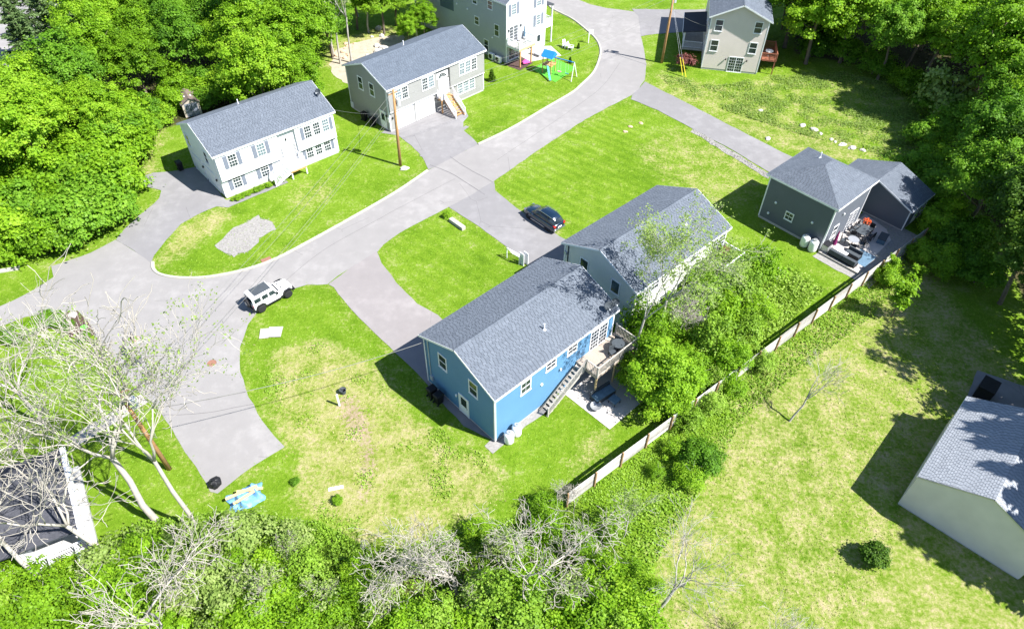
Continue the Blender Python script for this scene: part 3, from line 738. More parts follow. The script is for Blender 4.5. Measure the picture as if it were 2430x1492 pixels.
door(root, 'f', 0.95, 1.1, wb, 1.0, 2.1, False)
for a in (0.22, 1.68): window(root, 'f', a, 2.3, wb, 0.22, 1.5, 'grid')
wall_lamp(root, 'f', 0.95, 3.9, wb)
window(root, 'l', 2.75, 3.75, g['off_l'], 0.7, 1.2, 'sash'); window(root, 'l', -1.5, 3.75, g['off_l'], 0.7, 1.2, 'sash')
garage_door(root, 'l', 2.0, g['off_l'], 2.5, 2.1); garage_door(root, 'l', -1.2, g['off_l'], 2.5, 2.1)
wall_lamp(root, 'l', 0.45, 1.75, g['off_l']); wall_lamp(root, 'l', -2.75, 1.75, g['off_l'])
roof_vent(root, -1.0, 1.4, g['he']+g['hr']-1.4*g['sl'])
cx, cy, rot = HS['W'][:3]
st = thing('entry_stairs', 'white railed entry stairs and landing in front of the white house', 'stairs', (cx, cy, 0), rot)
MB().box(0.15, 1.95, -5.15, -wb-0.03, 1.0, 1.1).build('landing', 'white_vinyl', st)
MB().box(0.15, 1.95, -5.19, -5.152, 0.84, 1.0).build('skirt_board', 'new_wood', st)
for x in (0.22, 1.88): MB().box(x-0.06, x+0.06, -5.12, -5.0, 0, 0.998).build('post', 'white_vinyl', st)
stairs(st, (0.15, -5.12, 1.06), (-1.75, -5.12, 0.0), (0, 1.05, 0), 6, 'white_vinyl')
rail(st, [(-1.75, -5.14, 0.0), (0.15, -5.14, 1.1)], 0, 0.95); rail(st, [(-1.75, -4.05, 0.0), (0.15, -4.05, 1.1)], 0, 0.95)
rail(st, [(0.3, -5.1), (1.9, -5.1), (1.9, -wb-0.06)], 1.1, 0.95)

# ------------------------------------------------------------------ grey raised ranch with two garage doors
root, g = gable_house('grey_house', 'grey raised ranch house with two white garage doors and a wooden stair', 'G', 'grey_siding', (0.2, 0.38), 'shingle_blue', seed=5)
wb = g['wb']
for a0, a1 in ((-7.2, -0.3), (1.75, 7.2)):
    MB().box(a0, a1, -wb-0.22, -wb-0.002, 2.5, g['zu'](wb+0.22)).build('overhang', 'grey_siding', root)
    MB().box(a0-0.01, a1+0.01, -wb-0.24, -wb-0.003, 2.42, 2.498).build('trim_band', 'white_vinyl', root)
for i, a in enumerate((-5.85, -4.92, -2.03, -1.1)): window(root, 'f', a, 4.2, wb+0.22, 0.74, 1.35, 'grid', i in (0, 3))
for i, a in enumerate((3.6, 4.56, 5.5)): window(root, 'f', a, 4.15, wb+0.22, 0.74, 1.35, 'grid', i < 2); window(root, 'f', a-0.2, 1.68, wb, 0.74, 1.35, 'grid', True)
garage_door(root, 'f', -5.2, wb, 2.55, 2.15); garage_door(root, 'f', -2.15, wb, 2.55, 2.15)
door(root, 'f', 0.72, 1.72, wb, 1.0, 2.1, False, True)
window(root, 'f', 1.5, 2.8, wb, 0.2, 1.5, 'grid')
wall_lamp(root, 'f', -6.85, 1.7, wb); wall_lamp(root, 'f', -0.55, 1.8, wb)
for b in (1.12, -1.05): window(root, 'l', b, 4.2, g['off_l'], 0.78, 1.4, 'sash')
door(root, 'l', -2.65, 0.12, g['off_l'], 0.9, 2.0, True); wall_lamp(root, 'l', -3.35, 1.9, g['off_l'])
MB().tube([(-g['off_l']-0.05, -3.75, 0.3), (-g['off_l']-0.05, -3.75, 5.4)], 0.04, 8).build('conduit', 'galvanised', root)
MB().box(-g['off_l']-0.16, -g['off_l']-0.002, -3.9, -3.6, 1.3, 1.8).build('meter_box', 'galvanised', root)
MB().box(-g['off_l']-0.1, -g['off_l']-0.002, 3.4, 3.85, 0.2, 0.9).build('access_panel', 'white_vinyl', root)
roof_vent(root, -0.6, 1.3, g['he']+g['hr']-1.3*g['sl'])
cx, cy, rot = HS['G'][:3]
st = thing('entry_stairs', 'wooden entry stairs with white railings in front of the grey house', 'stairs', (cx, cy, 0), rot)
MB().box(-0.25, 1.65, -4.75, -wb-0.03, 1.6, 1.7).build('landing', 'new_wood', st)
for x in (-0.17, 1.57): MB().box(x-0.06, x+0.06, -4.7, -4.58, 0, 1.598).build('post', 'new_wood', st)
stairs(st, (0.15, -4.75, 1.7), (0.15, -6.75, 0.0), (1.35, 0, 0), 8, 'new_wood')
rail(st, [(0.12, -6.75, 0), (0.12, -4.72, 1.7)], 0, 0.95); rail(st, [(1.55, -6.75, 0), (1.55, -4.72, 1.7)], 0, 0.95)
rail(st, [(-0.2, -wb-0.06), (-0.2, -4.7), (0.05, -4.7)], 1.7, 0.95)

# ------------------------------------------------------------------ blue house with back deck
root, g = gable_house('blue_house', 'blue sided house with grey shingle roof and a back deck', 'B', 'blue_siding', (0.2, 0.25), seed=7, ce=0.17)
wb = g['wb']
for b in (1.7, -1.65): window(root, 'l', b, 4.15, g['off_l'], 0.78, 1.3, 'sash')
door(root, 'l', -0.5, 0.12, g['off_l'], 0.9, 2.0, True); wall_lamp(root, 'l', 0.25, 1.75, g['off_l'], 'white_vinyl')
window(root, 'f', -3.23, 3.95, wb, 0.85, 1.1, 'grid2'); window(root, 'f', -0.72, 4.3, wb, 0.9, 0.75, 'grid2'); window(root, 'f', 1.5, 4.3, wb, 0.9, 0.75, 'grid2')
window(root, 'f', 4.5, 3.45, wb, 1.8, 2.0, 'slider'); vent_cap(root, 'f', -1.6, 2.8, wb); wall_lamp(root, 'f', 0.3, 3.0, wb, 'white_vinyl')
MB().tube([(-g['off_l']-0.06, 3.72, 0.9), (-g['off_l']-0.06, 3.72, 5.0)], 0.05, 8).build('downpipe', 'white_vinyl', root)
MB().tube([(-g['off_l']-0.05, 3.3, 1.0), (-g['off_l']-0.05, 3.3, 5.3)], 0.035, 8).build('conduit', 'galvanised', root)
MB().box(-g['off_l']-0.15, -g['off_l']-0.002, 3.05, 3.35, 0.9, 1.35).build('meter_box', 'galvanised', root)
roof_vent(root, 0.15, -2.2, g['he']+g['hr']-2.2*g['sl'])
cx, cy, rot = HS['B'][:3]
dk = thing('back_deck', 'weathered wooden deck with long stair on the back of the blue house', 'deck', (cx, cy, 0), rot)
bm_ = MB().box(0, 4.5, 0, 0.128, 0, 0.035).mesh('board', 'deck_wood')
for i in range(16): inst('board', bm_, dk, (2.1, -6.02+i*0.136, 2.4+random.uniform(0, 0.004)))
for y in (-5.98, -4.9): MB().box(2.1, 6.6, y-0.02, y+0.02, 2.2, 2.398).build('joist', 'deck_wood', dk)
for x in (2.12, 6.58): MB().box(x-0.02, x+0.02, -6.0, -wb-0.04, 2.19, 2.397).build('joist', 'deck_wood', dk)
for x, y in ((2.2, -5.9), (4.3, -5.9), (6.5, -5.9)): MB().box(x-0.06, x+0.06, y-0.06, y+0.06, 0, 2.19).build('post', 'pine_wood', dk)
rail(dk, [(2.15, -4.85), (2.15, -5.97), (6.55, -5.97), (6.55, -wb-0.1)], 2.435, 0.95, 'grey_wood')
stairs(dk, (2.1, -4.8, 2.4), (-1.8, -4.8, 0), (0, 0.82, 0), 12, 'grey_wood')
rail(dk, [(-1.75, -4.82, 0), (2.1, -4.82, 2.4)], 0, 0.95, 'grey_wood')
bench = thing('patio_bench', 'large dark blue-grey box bench on the patio under the blue house deck', 'bench', (*loc2w('B', 2.65, -6.35), 0.04), rot-0.12)
MB().box(-0.95, 0.95, -0.42, 0.42, 0, 0.42).build('base', 'charcoal_cushion', bench); MB().box(-0.93, 0.93, -0.4, 0.28, 0.422, 0.52).build('cushion', 'rug_blue', bench); MB().box(-0.95, 0.95, 0.3, 0.42, 0.422, 0.8).build('backrest', 'charcoal_cushion', bench)
tb = thing('patio_table', 'small square blue-grey table on the patio by the box bench', 'table', (*loc2w('B', 2.85, -7.35), 0.04), rot)
MB().box(-0.36, 0.36, -0.36, 0.36, 0.38, 0.44).build('table_top', 'rug_blue', tb)
for x in (-0.3, 0.3):
    for y in (-0.3, 0.3): MB().box(x-0.03, x+0.03, y-0.03, y+0.03, 0, 0.379).build('leg', 'charcoal_cushion', tb)
pf = thing('fire_pit', 'round low metal fire pit on the patio under the deck', 'fire pit', (*loc2w('B', 1.45, -6.75), 0.04), 0)
MB().lathe([(0.28, 0.12), (0.45, 0.3), (0.48, 0.32), (0.42, 0.3), (0.2, 0.18)], 16).build('bowl', 'grey_metal', pf, True)
for k in range(3):
    a = k*2.1; MB().beam((0.3*math.cos(a), 0.3*math.sin(a), 0), (0.34*math.cos(a), 0.34*math.sin(a), 0.22), 0.04, 0.04).build('leg', 'dark_metal', pf)
dc = thing('deck_table', 'dark round table standing on the wooden deck of the blue house', 'table', (*loc2w('B', 5.3, -5.2), 2.44), 0)
MB().lathe([(0.5, 0.68), (0.5, 0.72)], 18).build('table_top', 'charcoal_cushion', dc); MB().lathe([(0.24, 0), (0.06, 0.05), (0.05, 0.679)], 10).build('pedestal', 'dark_metal', dc)
for k, (a, b, rz) in enumerate(((4.55, -5.35, 0.4), (5.95, -4.75, 2.6))):
    ch = thing('deck_chair', 'dark chair on the deck ' + ('left' if k == 0 else 'right') + ' of the round table', 'chair', (*loc2w('B', a, b), 2.44), rz)
    MB().box(-0.25, 0.25, -0.25, 0.25, 0.38, 0.43).build('seat', 'charcoal_cushion', ch); MB().box(-0.25, 0.25, 0.21, 0.25, 0.431, 0.9).build('backrest', 'charcoal_cushion', ch)
    for x in (-0.22, 0.22):
        for y in (-0.22, 0.22): MB().box(x-0.02, x+0.02, y-0.02, y+0.02, 0, 0.379).build('leg', 'dark_metal', ch)

# ------------------------------------------------------------------ cream house
root, g = gable_house('cream_house', 'cream sided house with grey shingle roof between the blue and the slate house', 'L', 'cream_siding', (0.2, 0.25), seed=9, ce=0.17)
wb = g['wb']
for b, z in ((1.6, 4.0), (-1.87, 3.95)): window(root, 'l', b, z, g['off_l'], 0.8, 1.2, 'fixed')
MB().tube([(-g['off_l']-0.05, 3.45, 0.9), (-g['off_l']-0.05, 3.45, 5.0)], 0.04, 8).build('conduit', 'dark_metal', root)
MB().box(-g['off_l']-0.12, -g['off_l']-0.002, 3.6, 3.85, 3.9, 4.2).build('meter_box', 'galvanised', root)
window(root, 'f', 4.95, 3.4, wb, 2.1, 2.0, 'slider'); window(root, 'f', 1.5, 4.15, wb, 0.9, 0.9, 'grid2'); window(root, 'f', -3.6, 4.1, wb, 0.9, 0.9, 'grid2')
door(root, 'f', 0.2, 0.1, wb, 0.9, 2.0); window(root, 'f', -2.0, 1.7, wb, 0.9, 0.6, 'grid2')
roof_vent(root, 2.45, -1.9, g['he']+g['hr']-1.9*g['sl'])
cx, cy, rot = HS['L'][:3]
dk = thing('back_deck', 'small white railed deck behind the cream house, half hidden by lilacs', 'deck', (cx, cy, 0), rot)
bm_ = MB().box(0, 3.2, 0, 0.13, 0, 0.035).mesh('board', 'deck_wood')
for i in range(15): inst('board', bm_, dk, (3.05, -5.98+i*0.138, 2.25))
for x, y in ((3.15, -5.85), (6.15, -5.85)): MB().box(x-0.06, x+0.06, y-0.06, y+0.06, 0, 2.248).build('post', 'pine_wood', dk)
rail(dk, [(3.1, -wb-0.1), (3.1, -5.93), (6.22, -5.93), (6.22, -wb-0.1)], 2.286, 0.95)
gr = thing('grill', 'dark red covered grill on the white railed deck', 'grill', (*loc2w('L', 5.55, -4.5), 2.29), 0.9)
MB().box(-0.5, 0.5, -0.28, 0.28, 0.45, 0.8).build('cover', 'maroon', gr); MB().lathe([(0.3, 0.801), (0.27, 0.95), (0.1, 1.03)], 10).build('lid', 'maroon', gr)
for x in (-0.4, 0.4): MB().box(x-0.03, x+0.03, -0.2, 0.2, 0, 0.449).build('leg', 'dark_metal', gr)

# ------------------------------------------------------------------ slate house (hip roof) and its garage
cx, cy, rot, L, W, he, hr = HS['D']
root = thing('slate_house', 'dark slate blue house with a grey hip roof and white corner boards', 'house', (cx, cy, 0), rot)
wa, wb = L/2-0.3, W/2-0.3
MB().box(-wa+0.02, wa-0.02, -wb+0.02, wb-0.02, -0.3, 0.25).build('foundation', 'foundation', root)
zt = he-0.17
for x0, x1, y0, y1 in ((-wa, wa, -wb, -wb+0.14), (-wa, wa, wb-0.14, wb), (-wa+0.001, -wa+0.14, -wb+0.142, wb-0.142), (wa-0.14, wa-0.001, -wb+0.142, wb-0.142)):
    MB().box(x0, x1, y0, y1, 0.25, zt).build('wall', 'slate_siding', root)
for x in (-wa, wa):
    for y in (-wb, wb):
        sx, sy = math.copysign(1, x), math.copysign(1, y); MB().box(x-sx*0.1, x+sx*0.022, y-sy*0.1, y+sy*0.022, 0.2, zt).build('corner_board', 'white_vinyl', root)
MB().box(-L/2+0.02, L/2-0.02, -W/2+0.02, W/2-0.02, zt+0.003, he-0.06).build('soffit', 'white_vinyl', root)
rl = 0.62                                                # half ridge length, along a
A = [(-L/2, -W/2, he), (L/2, -W/2, he), (L/2, W/2, he), (-L/2, W/2, he)]; r1, r2 = (-rl, 0, he+hr), (rl, 0, he+hr)
for k, (q, o, u, v, LL, HH, uL, uR) in enumerate((
    ([A[0], A[1], r2, r1], A[0], (1, 0, 0), Vector((0, W/2, hr)), L, math.hypot(W/2, hr), lambda t_: t_*(L/2-rl)/L, lambda t_: 1-t_*(L/2-rl)/L),
    ([A[2], A[3], r1, r2], A[2], (-1, 0, 0), Vector((0, -W/2, hr)), L, math.hypot(W/2, hr), lambda t_: t_*(L/2-rl)/L, lambda t_: 1-t_*(L/2-rl)/L),
    ([A[3], A[0], r1], A[3], (0, -1, 0), Vector((L/2-rl, 0, hr)), W, math.hypot(L/2-rl, hr), lambda t_: t_*0.5, lambda t_: 1-t_*0.5),
    ([A[1], A[2], r2], A[1], (0, 1, 0), Vector((rl-L/2, 0, hr)), W, math.hypot(L/2-rl, hr), lambda t_: t_*0.5, lambda t_: 1-t_*0.5))):
    ro = MB().slab(q, 0.05).build('roof', 'roof_deck', root)
    mb = MB(); shingles(mb, o, u, v.normalized(), LL, HH, 0.165, 0.31, uL, uR, 20+k); stuff(mb.build('shingles', 'shingle_grey', ro, attr=True))
for x0, x1, y0, y1 in ((-L/2-0.02, L/2+0.02, -W/2-0.028, -W/2-0.002), (-L/2-0.02, L/2+0.02, W/2+0.002, W/2+0.028), (-L/2-0.03, -L/2-0.003, -W/2-0.001, W/2+0.001), (L/2+0.003, L/2+0.03, -W/2-0.001, W/2+0.001)):
    MB().box(x0, x1, y0, y1, he-0.2, he-0.004).build('fascia', 'white_vinyl', root)
window(root, 'l', 0.45, 1.76, wa, 0.72, 0.72, 'grid2')
for b, z in ((2.14, 2.44), (2.54, 0.98), (-1.83, 2.36)): vent_cap(root, 'l', b, z, wa)
window(root, 'f', -1.6, 1.45, wb, 0.8, 1.2, 'sash'); window(root, 'f', 1.55, 1.25, wb, 1.5, 1.9, 'slider'); wall_lamp(root, 'f', -1.2, 3.3, wb, 'white_vinyl')
roof_vent(root, 1.0, 1.3, he+hr-0.5)
gar = thing('garage', 'dark slate detached garage with gabled grey roof behind the patio', 'garage', (cx, cy, 0), rot)
g0, g1, gy0, gy1, ge, grr = 5.2, 9.8, -7.3, 0.9, 2.5, 1.55
gm_ = (gy0+gy1)/2; hw = (gy1-gy0)/2
zg = lambda b: ge+grr*(1-abs(b)/hw)-0.15
MB().box(g0+0.27, g1-0.27, gy0+0.22, gy1-0.22, -0.3, 0.15).build('foundation', 'foundation', gar)
for x in (g0+0.25, g1-0.39):
    y = hw-0.2; prof = [(-y, 0.15), (y, 0.15), (y, zg(y)), (0, zg(0)), (-y, zg(y))]
    vs = [(x, gm_+p, z) for p, z in prof]+[(x+0.14, gm_+p, z) for p, z in prof]
    MB().add(vs, [tuple(range(5)), tuple(reversed(range(5, 10)))]+[((i+1) % 5, i, 5+i, 5+(i+1) % 5) for i in range(5)]).build('wall', 'slate_siding', gar)
for y in (gy0+0.2, gy1-0.34): MB().box(g0+0.392, g1-0.392, y+0.001, y+0.139, 0.15, zg(hw-0.2)).build('wall', 'slate_siding', gar)
MB().box(g0+0.22, g0+0.32, gy0+0.17, gy0+0.27, 0.1, zg(hw-0.2)).build('corner_board', 'white_vinyl', gar)
MB().box(g0+0.22, g0+0.32, gy1-0.27, gy1-0.17, 0.1, zg(hw-0.2)).build('corner_board', 'white_vinyl', gar)
for s_ in (-1, 1):
    q = [(g0, gm_+s_*hw, ge), (g1, gm_+s_*hw, ge), (g1, gm_, ge+grr), (g0, gm_, ge+grr)]
    ro = MB().slab(q, 0.1).build('roof', 'roof_deck', gar); mb = MB()
    shingles(mb, (g0, gm_+s_*hw, ge), (1, 0, 0), Vector((0, -s_*hw, grr)).normalized(), g1-g0, math.hypot(hw, grr), 0.165, 0.31, seed=31+s_); stuff(mb.build('shingles', 'shingle_grey', ro, attr=True))
    MB().box(g0, g1, gm_+s_*(hw+0.003), gm_+s_*(hw+0.03), ge-0.16, ge-0.004).build('fascia', 'white_vinyl', ro)
    MB().beam((g0-0.015, gm_+s_*hw, ge-0.07), (g0-0.015, gm_+s_*0.01, ge+grr-0.07), 0.025, 0.14).build('rake_board', 'white_vinyl', ro)
loc, rr_ = (7.4, gy0+0.198, 0.15), (0, 0, 0)
d_ = MB().box(-0.45, 0.45, -0.03, 0, 0, 1.95).build('door', 'white_paint', gar); d_.location = loc
o = inst('window', win_meshes(0.8, 0.8, 'grid2')[0], gar, (8.8, gy0+0.198, 1.3)); inst('pane', win_meshes(0.8, 0.8, 'grid2')[3], o); inst('muntins', win_meshes(0.8, 0.8, 'grid2')[1], o)

# patio furniture at the slate house
def lx(a, b, z=0.04): return (*loc2w('D', a, b), z)
wl = thing('patio_kerb', 'low pale stone kerb along the edge of the patio by the lawn', 'kerb', (cx, cy, 0), rot)
blk = MB().box(0, 0.38, -0.12, 0.12, 0, 0.2).mesh('block', 'concrete')
for i in range(10): inst('block', blk, wl, (-3.62, -3.55-0.4*i, 0), (0, 0, -math.pi/2))
sf = thing('sectional_sofa', 'long charcoal outdoor sofa along the patio edge of the slate house', 'sofa', lx(-3.05, -5.6), rot-math.pi/2)
MB().box(-1.35, 1.35, -0.4, 0.4, 0.06, 0.3).build('base', 'black_plastic', sf)
for x in (-1.3, 0.02): MB().box(x, x+1.28, -0.15, 0.4, 0.302, 0.45).build('cushion', 'charcoal_cushion', sf)
for x in (-1.3, 0.02): MB().box(x, x+1.28, -0.4, -0.16, 0.302, 0.78).build('back_cushion', 'charcoal_cushion', sf)
lv = thing('love_seat', 'charcoal outdoor love seat on the patio facing the long sofa', 'sofa', lx(-1.75, -5.95), rot-math.pi/2)
MB().box(-0.7, 0.7, -0.35, 0.35, 0.06, 0.3).build('base', 'black_plastic', lv); MB().box(-0.66, 0.66, -0.33, 0.2, 0.302, 0.44).build('cushion', 'charcoal_cushion', lv); MB().box(-0.68, 0.68, 0.22, 0.36, 0.302, 0.74).build('backrest', 'charcoal_cushion', lv)
ct = thing('coffee_table', 'low white coffee table between the patio sofas', 'table', lx(-2.35, -5.15), rot)
MB().box(-0.28, 0.28, -0.5, 0.5, 0.32, 0.37).build('table_top', 'white_paint', ct)
for x in (-0.24, 0.24):
    for y in (-0.45, 0.45): MB().box(x-0.025, x+0.025, y-0.025, y+0.025, 0, 0.319).build('leg', 'dark_metal', ct)
dt = thing('dining_table', 'dark rectangular dining table in the middle of the patio', 'table', lx(1.75, -4.95), rot)
MB().box(-0.85, 0.85, -0.5, 0.5, 0.7, 0.74).build('table_top', 'charcoal_cushion', dt)
for x in (-0.78, 0.78):
    for y in (-0.44, 0.44): MB().box(x-0.03, x+0.03, y-0.03, y+0.03, 0, 0.699).build('leg', 'dark_metal', dt)
chm = [MB().box(-0.24, 0.24, -0.24, 0.24, 0.4, 0.45).mesh('seat', 'charcoal_cushion'), MB().box(-0.24, 0.24, 0.2, 0.24, 0.451, 0.92).mesh('backrest', 'dark_metal'), MB().box(-0.02, 0.02, -0.02, 0.02, 0, 0.399).mesh('leg', 'dark_metal')]
def chair(lab, a, b, rz, grp=None):
    c = thing('patio_chair', lab, 'chair', lx(a, b), rot+rz, grp); inst('seat', chm[0], c); inst('backrest', chm[1], c)
    for x in (-0.21, 0.21):
        for y in (-0.21, 0.21): inst('leg', chm[2], c, (x, y, 0))
for k, (a, b, rz) in enumerate(((1.2, -4.15, 0), (1.9, -4.15, 0.1), (2.5, -4.2, -0.1), (1.2, -5.75, math.pi), (1.9, -5.75, 3.0), (2.9, -5.1, -1.6))):
    chair('dark metal chair at the patio dining table, ' + ('house side near the sofa', 'house side middle', 'house side far', 'fence side near the sofa', 'fence side far', 'head of the table')[k], a, b, rz, 'chairs around the patio dining table')
rt = thing('round_table', 'small round grey table with chairs nearer the patio sofa', 'table', lx(-0.3, -5.0), 0)
MB().lathe([(0.5, 0.68), (0.52, 0.72)], 20).build('table_top', 'grey_metal', rt); MB().lathe([(0.25, 0), (0.05, 0.06), (0.045, 0.679)], 10).build('pedestal', 'dark_metal', rt)
for k in range(4):
    an = 0.5+k*math.pi/2; chair('dark metal chair on the ' + ('garage', 'house', 'sofa', 'fence')[k] + ' side of the small round patio table', -0.3+0.85*math.cos(an), -5.0+0.85*math.sin(an), an-math.pi/2, 'chairs around the round patio table')
um = thing('closed_umbrella', 'closed purple parasol standing beside the slate house wall', 'umbrella', lx(-2.35, -4.15), 0)
MB().lathe([(0.03, 0.04), (0.025, 2.3)], 8).build('pole', 'grey_metal', um); MB().lathe([(0.22, 0.7), (0.17, 1.1), (0.1, 1.8), (0.03, 2.28)], 9).build('canopy', 'purple_cloth', um); MB().lathe([(0.25, 0), (0.25, 0.05), (0.05, 0.1)], 14).build('base', 'dark_metal', um)
pt = thing('flower_pot', 'bright orange potted flowers at the far end of the patio', 'flower pot', lx(3.35, -4.4), 0)
MB().lathe([(0.2, 0), (0.3, 0.45), (0.33, 0.46), (0.26, 0.44)], 14).build('pot', 'rust_iron', pt)
mb = MB()
for k in range(60):
    a_ = random.uniform(0, 6.28); r_ = random.uniform(0, 0.42); z = 0.5+random.uniform(0, 0.4)*(1-r_); mb.lathe([(0.01, z), (0.07, z+0.03), (0.03, z+0.09)], 5, r_*math.cos(a_), r_*math.sin(a_))
mb.build('flowers', 'orange', pt)
rg = tag(sheet('outdoor_rug', [(-1.1, -0.8), (1.1, -0.8), (1.1, 0.8), (-1.1, 0.8)], 0.0, 'rug_blue'), 'blue-grey patterned rug at the patio corner near the fence', 'rug'); rg.location = lx(-1.2, -6.7, 0.0425); rg.rotation_euler = (0, 0, rot)
ht = thing('storage_chest', 'dark blue-grey storage chest in the shade at the patio edge', 'chest', lx(2.5, -6.6), rot+0.2)
MB().box(-0.6, 0.6, -0.35, 0.35, 0, 0.5).build('box', 'rug_blue', ht); MB().box(-0.63, 0.63, -0.38, 0.38, 0.502, 0.58).build('lid', 'charcoal_cushion', ht)
sb = thing('side_cabinet', 'grey grill cabinet in the patio corner by the house wall', 'cabinet', lx(-3.0, -3.85), rot)
MB().box(-0.4, 0.4, -0.28, 0.28, 0.05, 0.85).build('body', 'grey_metal', sb); MB().box(-0.43, 0.43, -0.3, 0.3, 0.852, 0.92).build('lid', 'dark_metal', sb)

# ------------------------------------------------------------------ beige three-level house
root, g = gable_house('beige_house', 'tall beige house with dark porch roof, far right beside the road bend', 'T', 'beige_siding', (0.45, 0.3), 'shingle_grey', L=15.0, seed=11)
wb, ol = g['wb'], g['off_l']
for b, z in ((2.46, 5.85), (-2.33, 6.0), (2.52, 3.25), (-2.3, 3.38)): window(root, 'l', b, z, ol, 0.85, 1.3, 'sash')
window(root, 'l', -0.62, 1.02, ol, 1.7, 1.85, 'slider'); wall_lamp(root, 'l', 0.7, 1.65, ol); wall_lamp(root, 'l', -1.95, 1.7, ol)
for a in (-3.6, -1.2, 1.2): window(root, 'k', a, 5.7, wb, 0.85, 1.3, 'sash', False, 'shutter_dark')
for a in (-3.6, 1.6): window(root, 'k', a, 3.0, wb, 0.85, 1.3, 'sash')
door(root, 'k', -0.6, 0.85, wb, 1.0, 2.1)
MB().box(-0.9, 5.2, wb+0.002, 6.35, 0.55, 0.8).build('porch_floor', 'grey_wood', root)
MB().slab([(-1.2, wb+0.02, 3.45), (5.4, wb+0.02, 3.45), (5.4, 6.6, 3.05), (-1.2, 6.6, 3.05)], 0.12).build('porch_roof', 'shingle_dark', root)
MB().box(-1.22, 5.4, 6.605, 6.64, 2.82, 3.05).build('fascia', 'white_vinyl', root)
for a in (-0.8, 1.2, 3.1, 5.0): MB().box(a-0.08, a+0.08, 6.2, 6.36, 0.8, 2.9).build('porch_post', 'white_vinyl', root)
for p_, q_ in (((-0.8, wb+0.1), (-0.8, 6.28)), ((-0.8, 6.28), (1.2, 6.28)), ((1.2, 6.28), (3.1, 6.28)), ((3.1, 6.28), (5.0, 6.28))): rail(root, [p_, q_], 0.8, 0.9, posts=False)
cx, cy, rot = HS['T'][:3]
dk = thing('side_deck', 'red-brown wooden deck on the right side of the beige house', 'deck', (cx, cy, 0), rot)
bm_ = MB().box(0, 4.0, 0, 0.13, 0, 0.035).mesh('board', 'red_wood')
for i in range(13): inst('board', bm_, dk, (-4.7, -5.65+i*0.138, 1.75))
for x, y in ((-4.6, -5.5), (-0.8, -5.5)): MB().box(x-0.06, x+0.06, y-0.06, y+0.06, 0, 1.748).build('post', 'red_wood', dk)
rail(dk, [(-4.65, -wb-0.1), (-4.65, -5.6), (-0.75, -5.6), (-0.75, -wb-0.1)], 1.786, 0.95, 'red_wood', 0.11)
tt = thing('deck_table', 'white table on the red-brown side deck', 'table', (*loc2w('T', -3.2, -4.7), 1.79), rot)
MB().lathe([(0.5, 0.66), (0.52, 0.7)], 16).build('table_top', 'white_paint', tt); MB().lathe([(0.2, 0), (0.05, 0.05), (0.05, 0.659)], 8).build('pedestal', 'grey_metal', tt)

# ------------------------------------------------------------------ pale grey three-storey house
sx_, sy_, rot = SPOS
root = thing('pale_grey_house', 'pale grey three-storey house with white trim at the top of the photo', 'house', (sx_, sy_, 0), rot)
SL, SD, se, sr = 7.5, 17.5, 7.9, 1.9
MB().box(0.02, SL-0.02, 0.02, SD-0.02, -0.3, 0.25).build('foundation', 'foundation', root)
for x in (0, SL-0.14): MB().box(x+0.001, x+0.139, 0.142, SD-0.142, 0.25, se-0.15).build('wall', 'pale_grey_siding', root)
for y in (0, SD-0.14):
    prof = [(0, 0.25), (SL, 0.25), (SL, se-0.16), (SL/2, se+sr-0.16), (0, se-0.16)]
    vs = [(p, y, z) for p, z in prof]+[(p, y+0.14, z) for p, z in prof]
    MB().add(vs, [tuple(reversed(range(5))), tuple(range(5, 10))]+[(i, (i+1) % 5, 5+(i+1) % 5, 5+i) for i in range(5)]).build('wall', 'pale_grey_siding', root)
for x in (0, SL): MB().box(x-0.1 if x else -0.022, x+0.022 if x else 0.1, -0.022, 0.1, 0.2, se-0.2).build('corner_board', 'white_vinyl', root)
for s_ in (0, 1):
    e = (-0.25, se-0.1) if s_ == 0 else (SL+0.25, se-0.1)
    q = [(e[0], -0.2, e[1]), (e[0], SD+0.2, e[1]), (SL/2, SD+0.2, se+sr+0.03), (SL/2, -0.2, se+sr+0.03)]
    ro = MB().slab(q, 0.13).build('roof', 'roof_deck', root); mb = MB(); v_ = Vector((SL/2-e[0], 0, se+sr+0.03-e[1]))
    shingles(mb, (e[0], -0.2, e[1]), (0, 1, 0), v_.normalized(), SD+0.4, v_.length, 0.17, 0.32, seed=40+s_); stuff(mb.build('shingles', 'shingle_grey', ro, attr=True))
    MB().box(e[0]-0.03, e[0]+0.0, -0.2, SD+0.2, e[1]-0.2, e[1]-0.005).build('fascia', 'white_vinyl', ro)
    MB().beam((e[0], -0.216, e[1]-0.08), (SL/2, -0.216, se+sr-0.05), 0.025, 0.17).build('rake_board', 'white_vinyl', ro)
for a, z, bl in ((1.34, 6.75, 1), (6.03, 6.6, 1), (6.03, 4.1, 1)): window(root, 'f', a, z, 0, 0.8, 1.3, 'grid', True, 'shutter_grey')
window(root, 'f', 1.3, 3.65, 0, 1.5, 1.95, 'slider'); window(root, 'f', 1.6, 1.3, 0, 2.2, 1.9, 'slider'); window(root, 'f', 4.2, 1.2, 0, 0.8, 1.2, 'grid')
door(root, 'f', 6.2, 0.15, 0, 0.9, 2.0); wall_lamp(root, 'f', 2.6, 4.4, 0); wall_lamp(root, 'f', 0.35, 4.3, 0)
for b, z, w_, h_ in ((2.98, 6.8, 0.75, 0.95), (5.85, 6.6, 0.75, 0.75), (8.6, 6.6, 0.75, 0.75), (5.54, 4.08, 0.75, 0.95), (1.78, 3.9, 0.75, 1.4), (3.79, 1.3, 0.75, 1.4)): window(root, 'l', b, z, 0, w_, h_, 'sash')
MB().box(-0.05, -0.002, 10.1, 12.8, 4.0, 6.3).build('garage_door', 'shutter_dark', root)
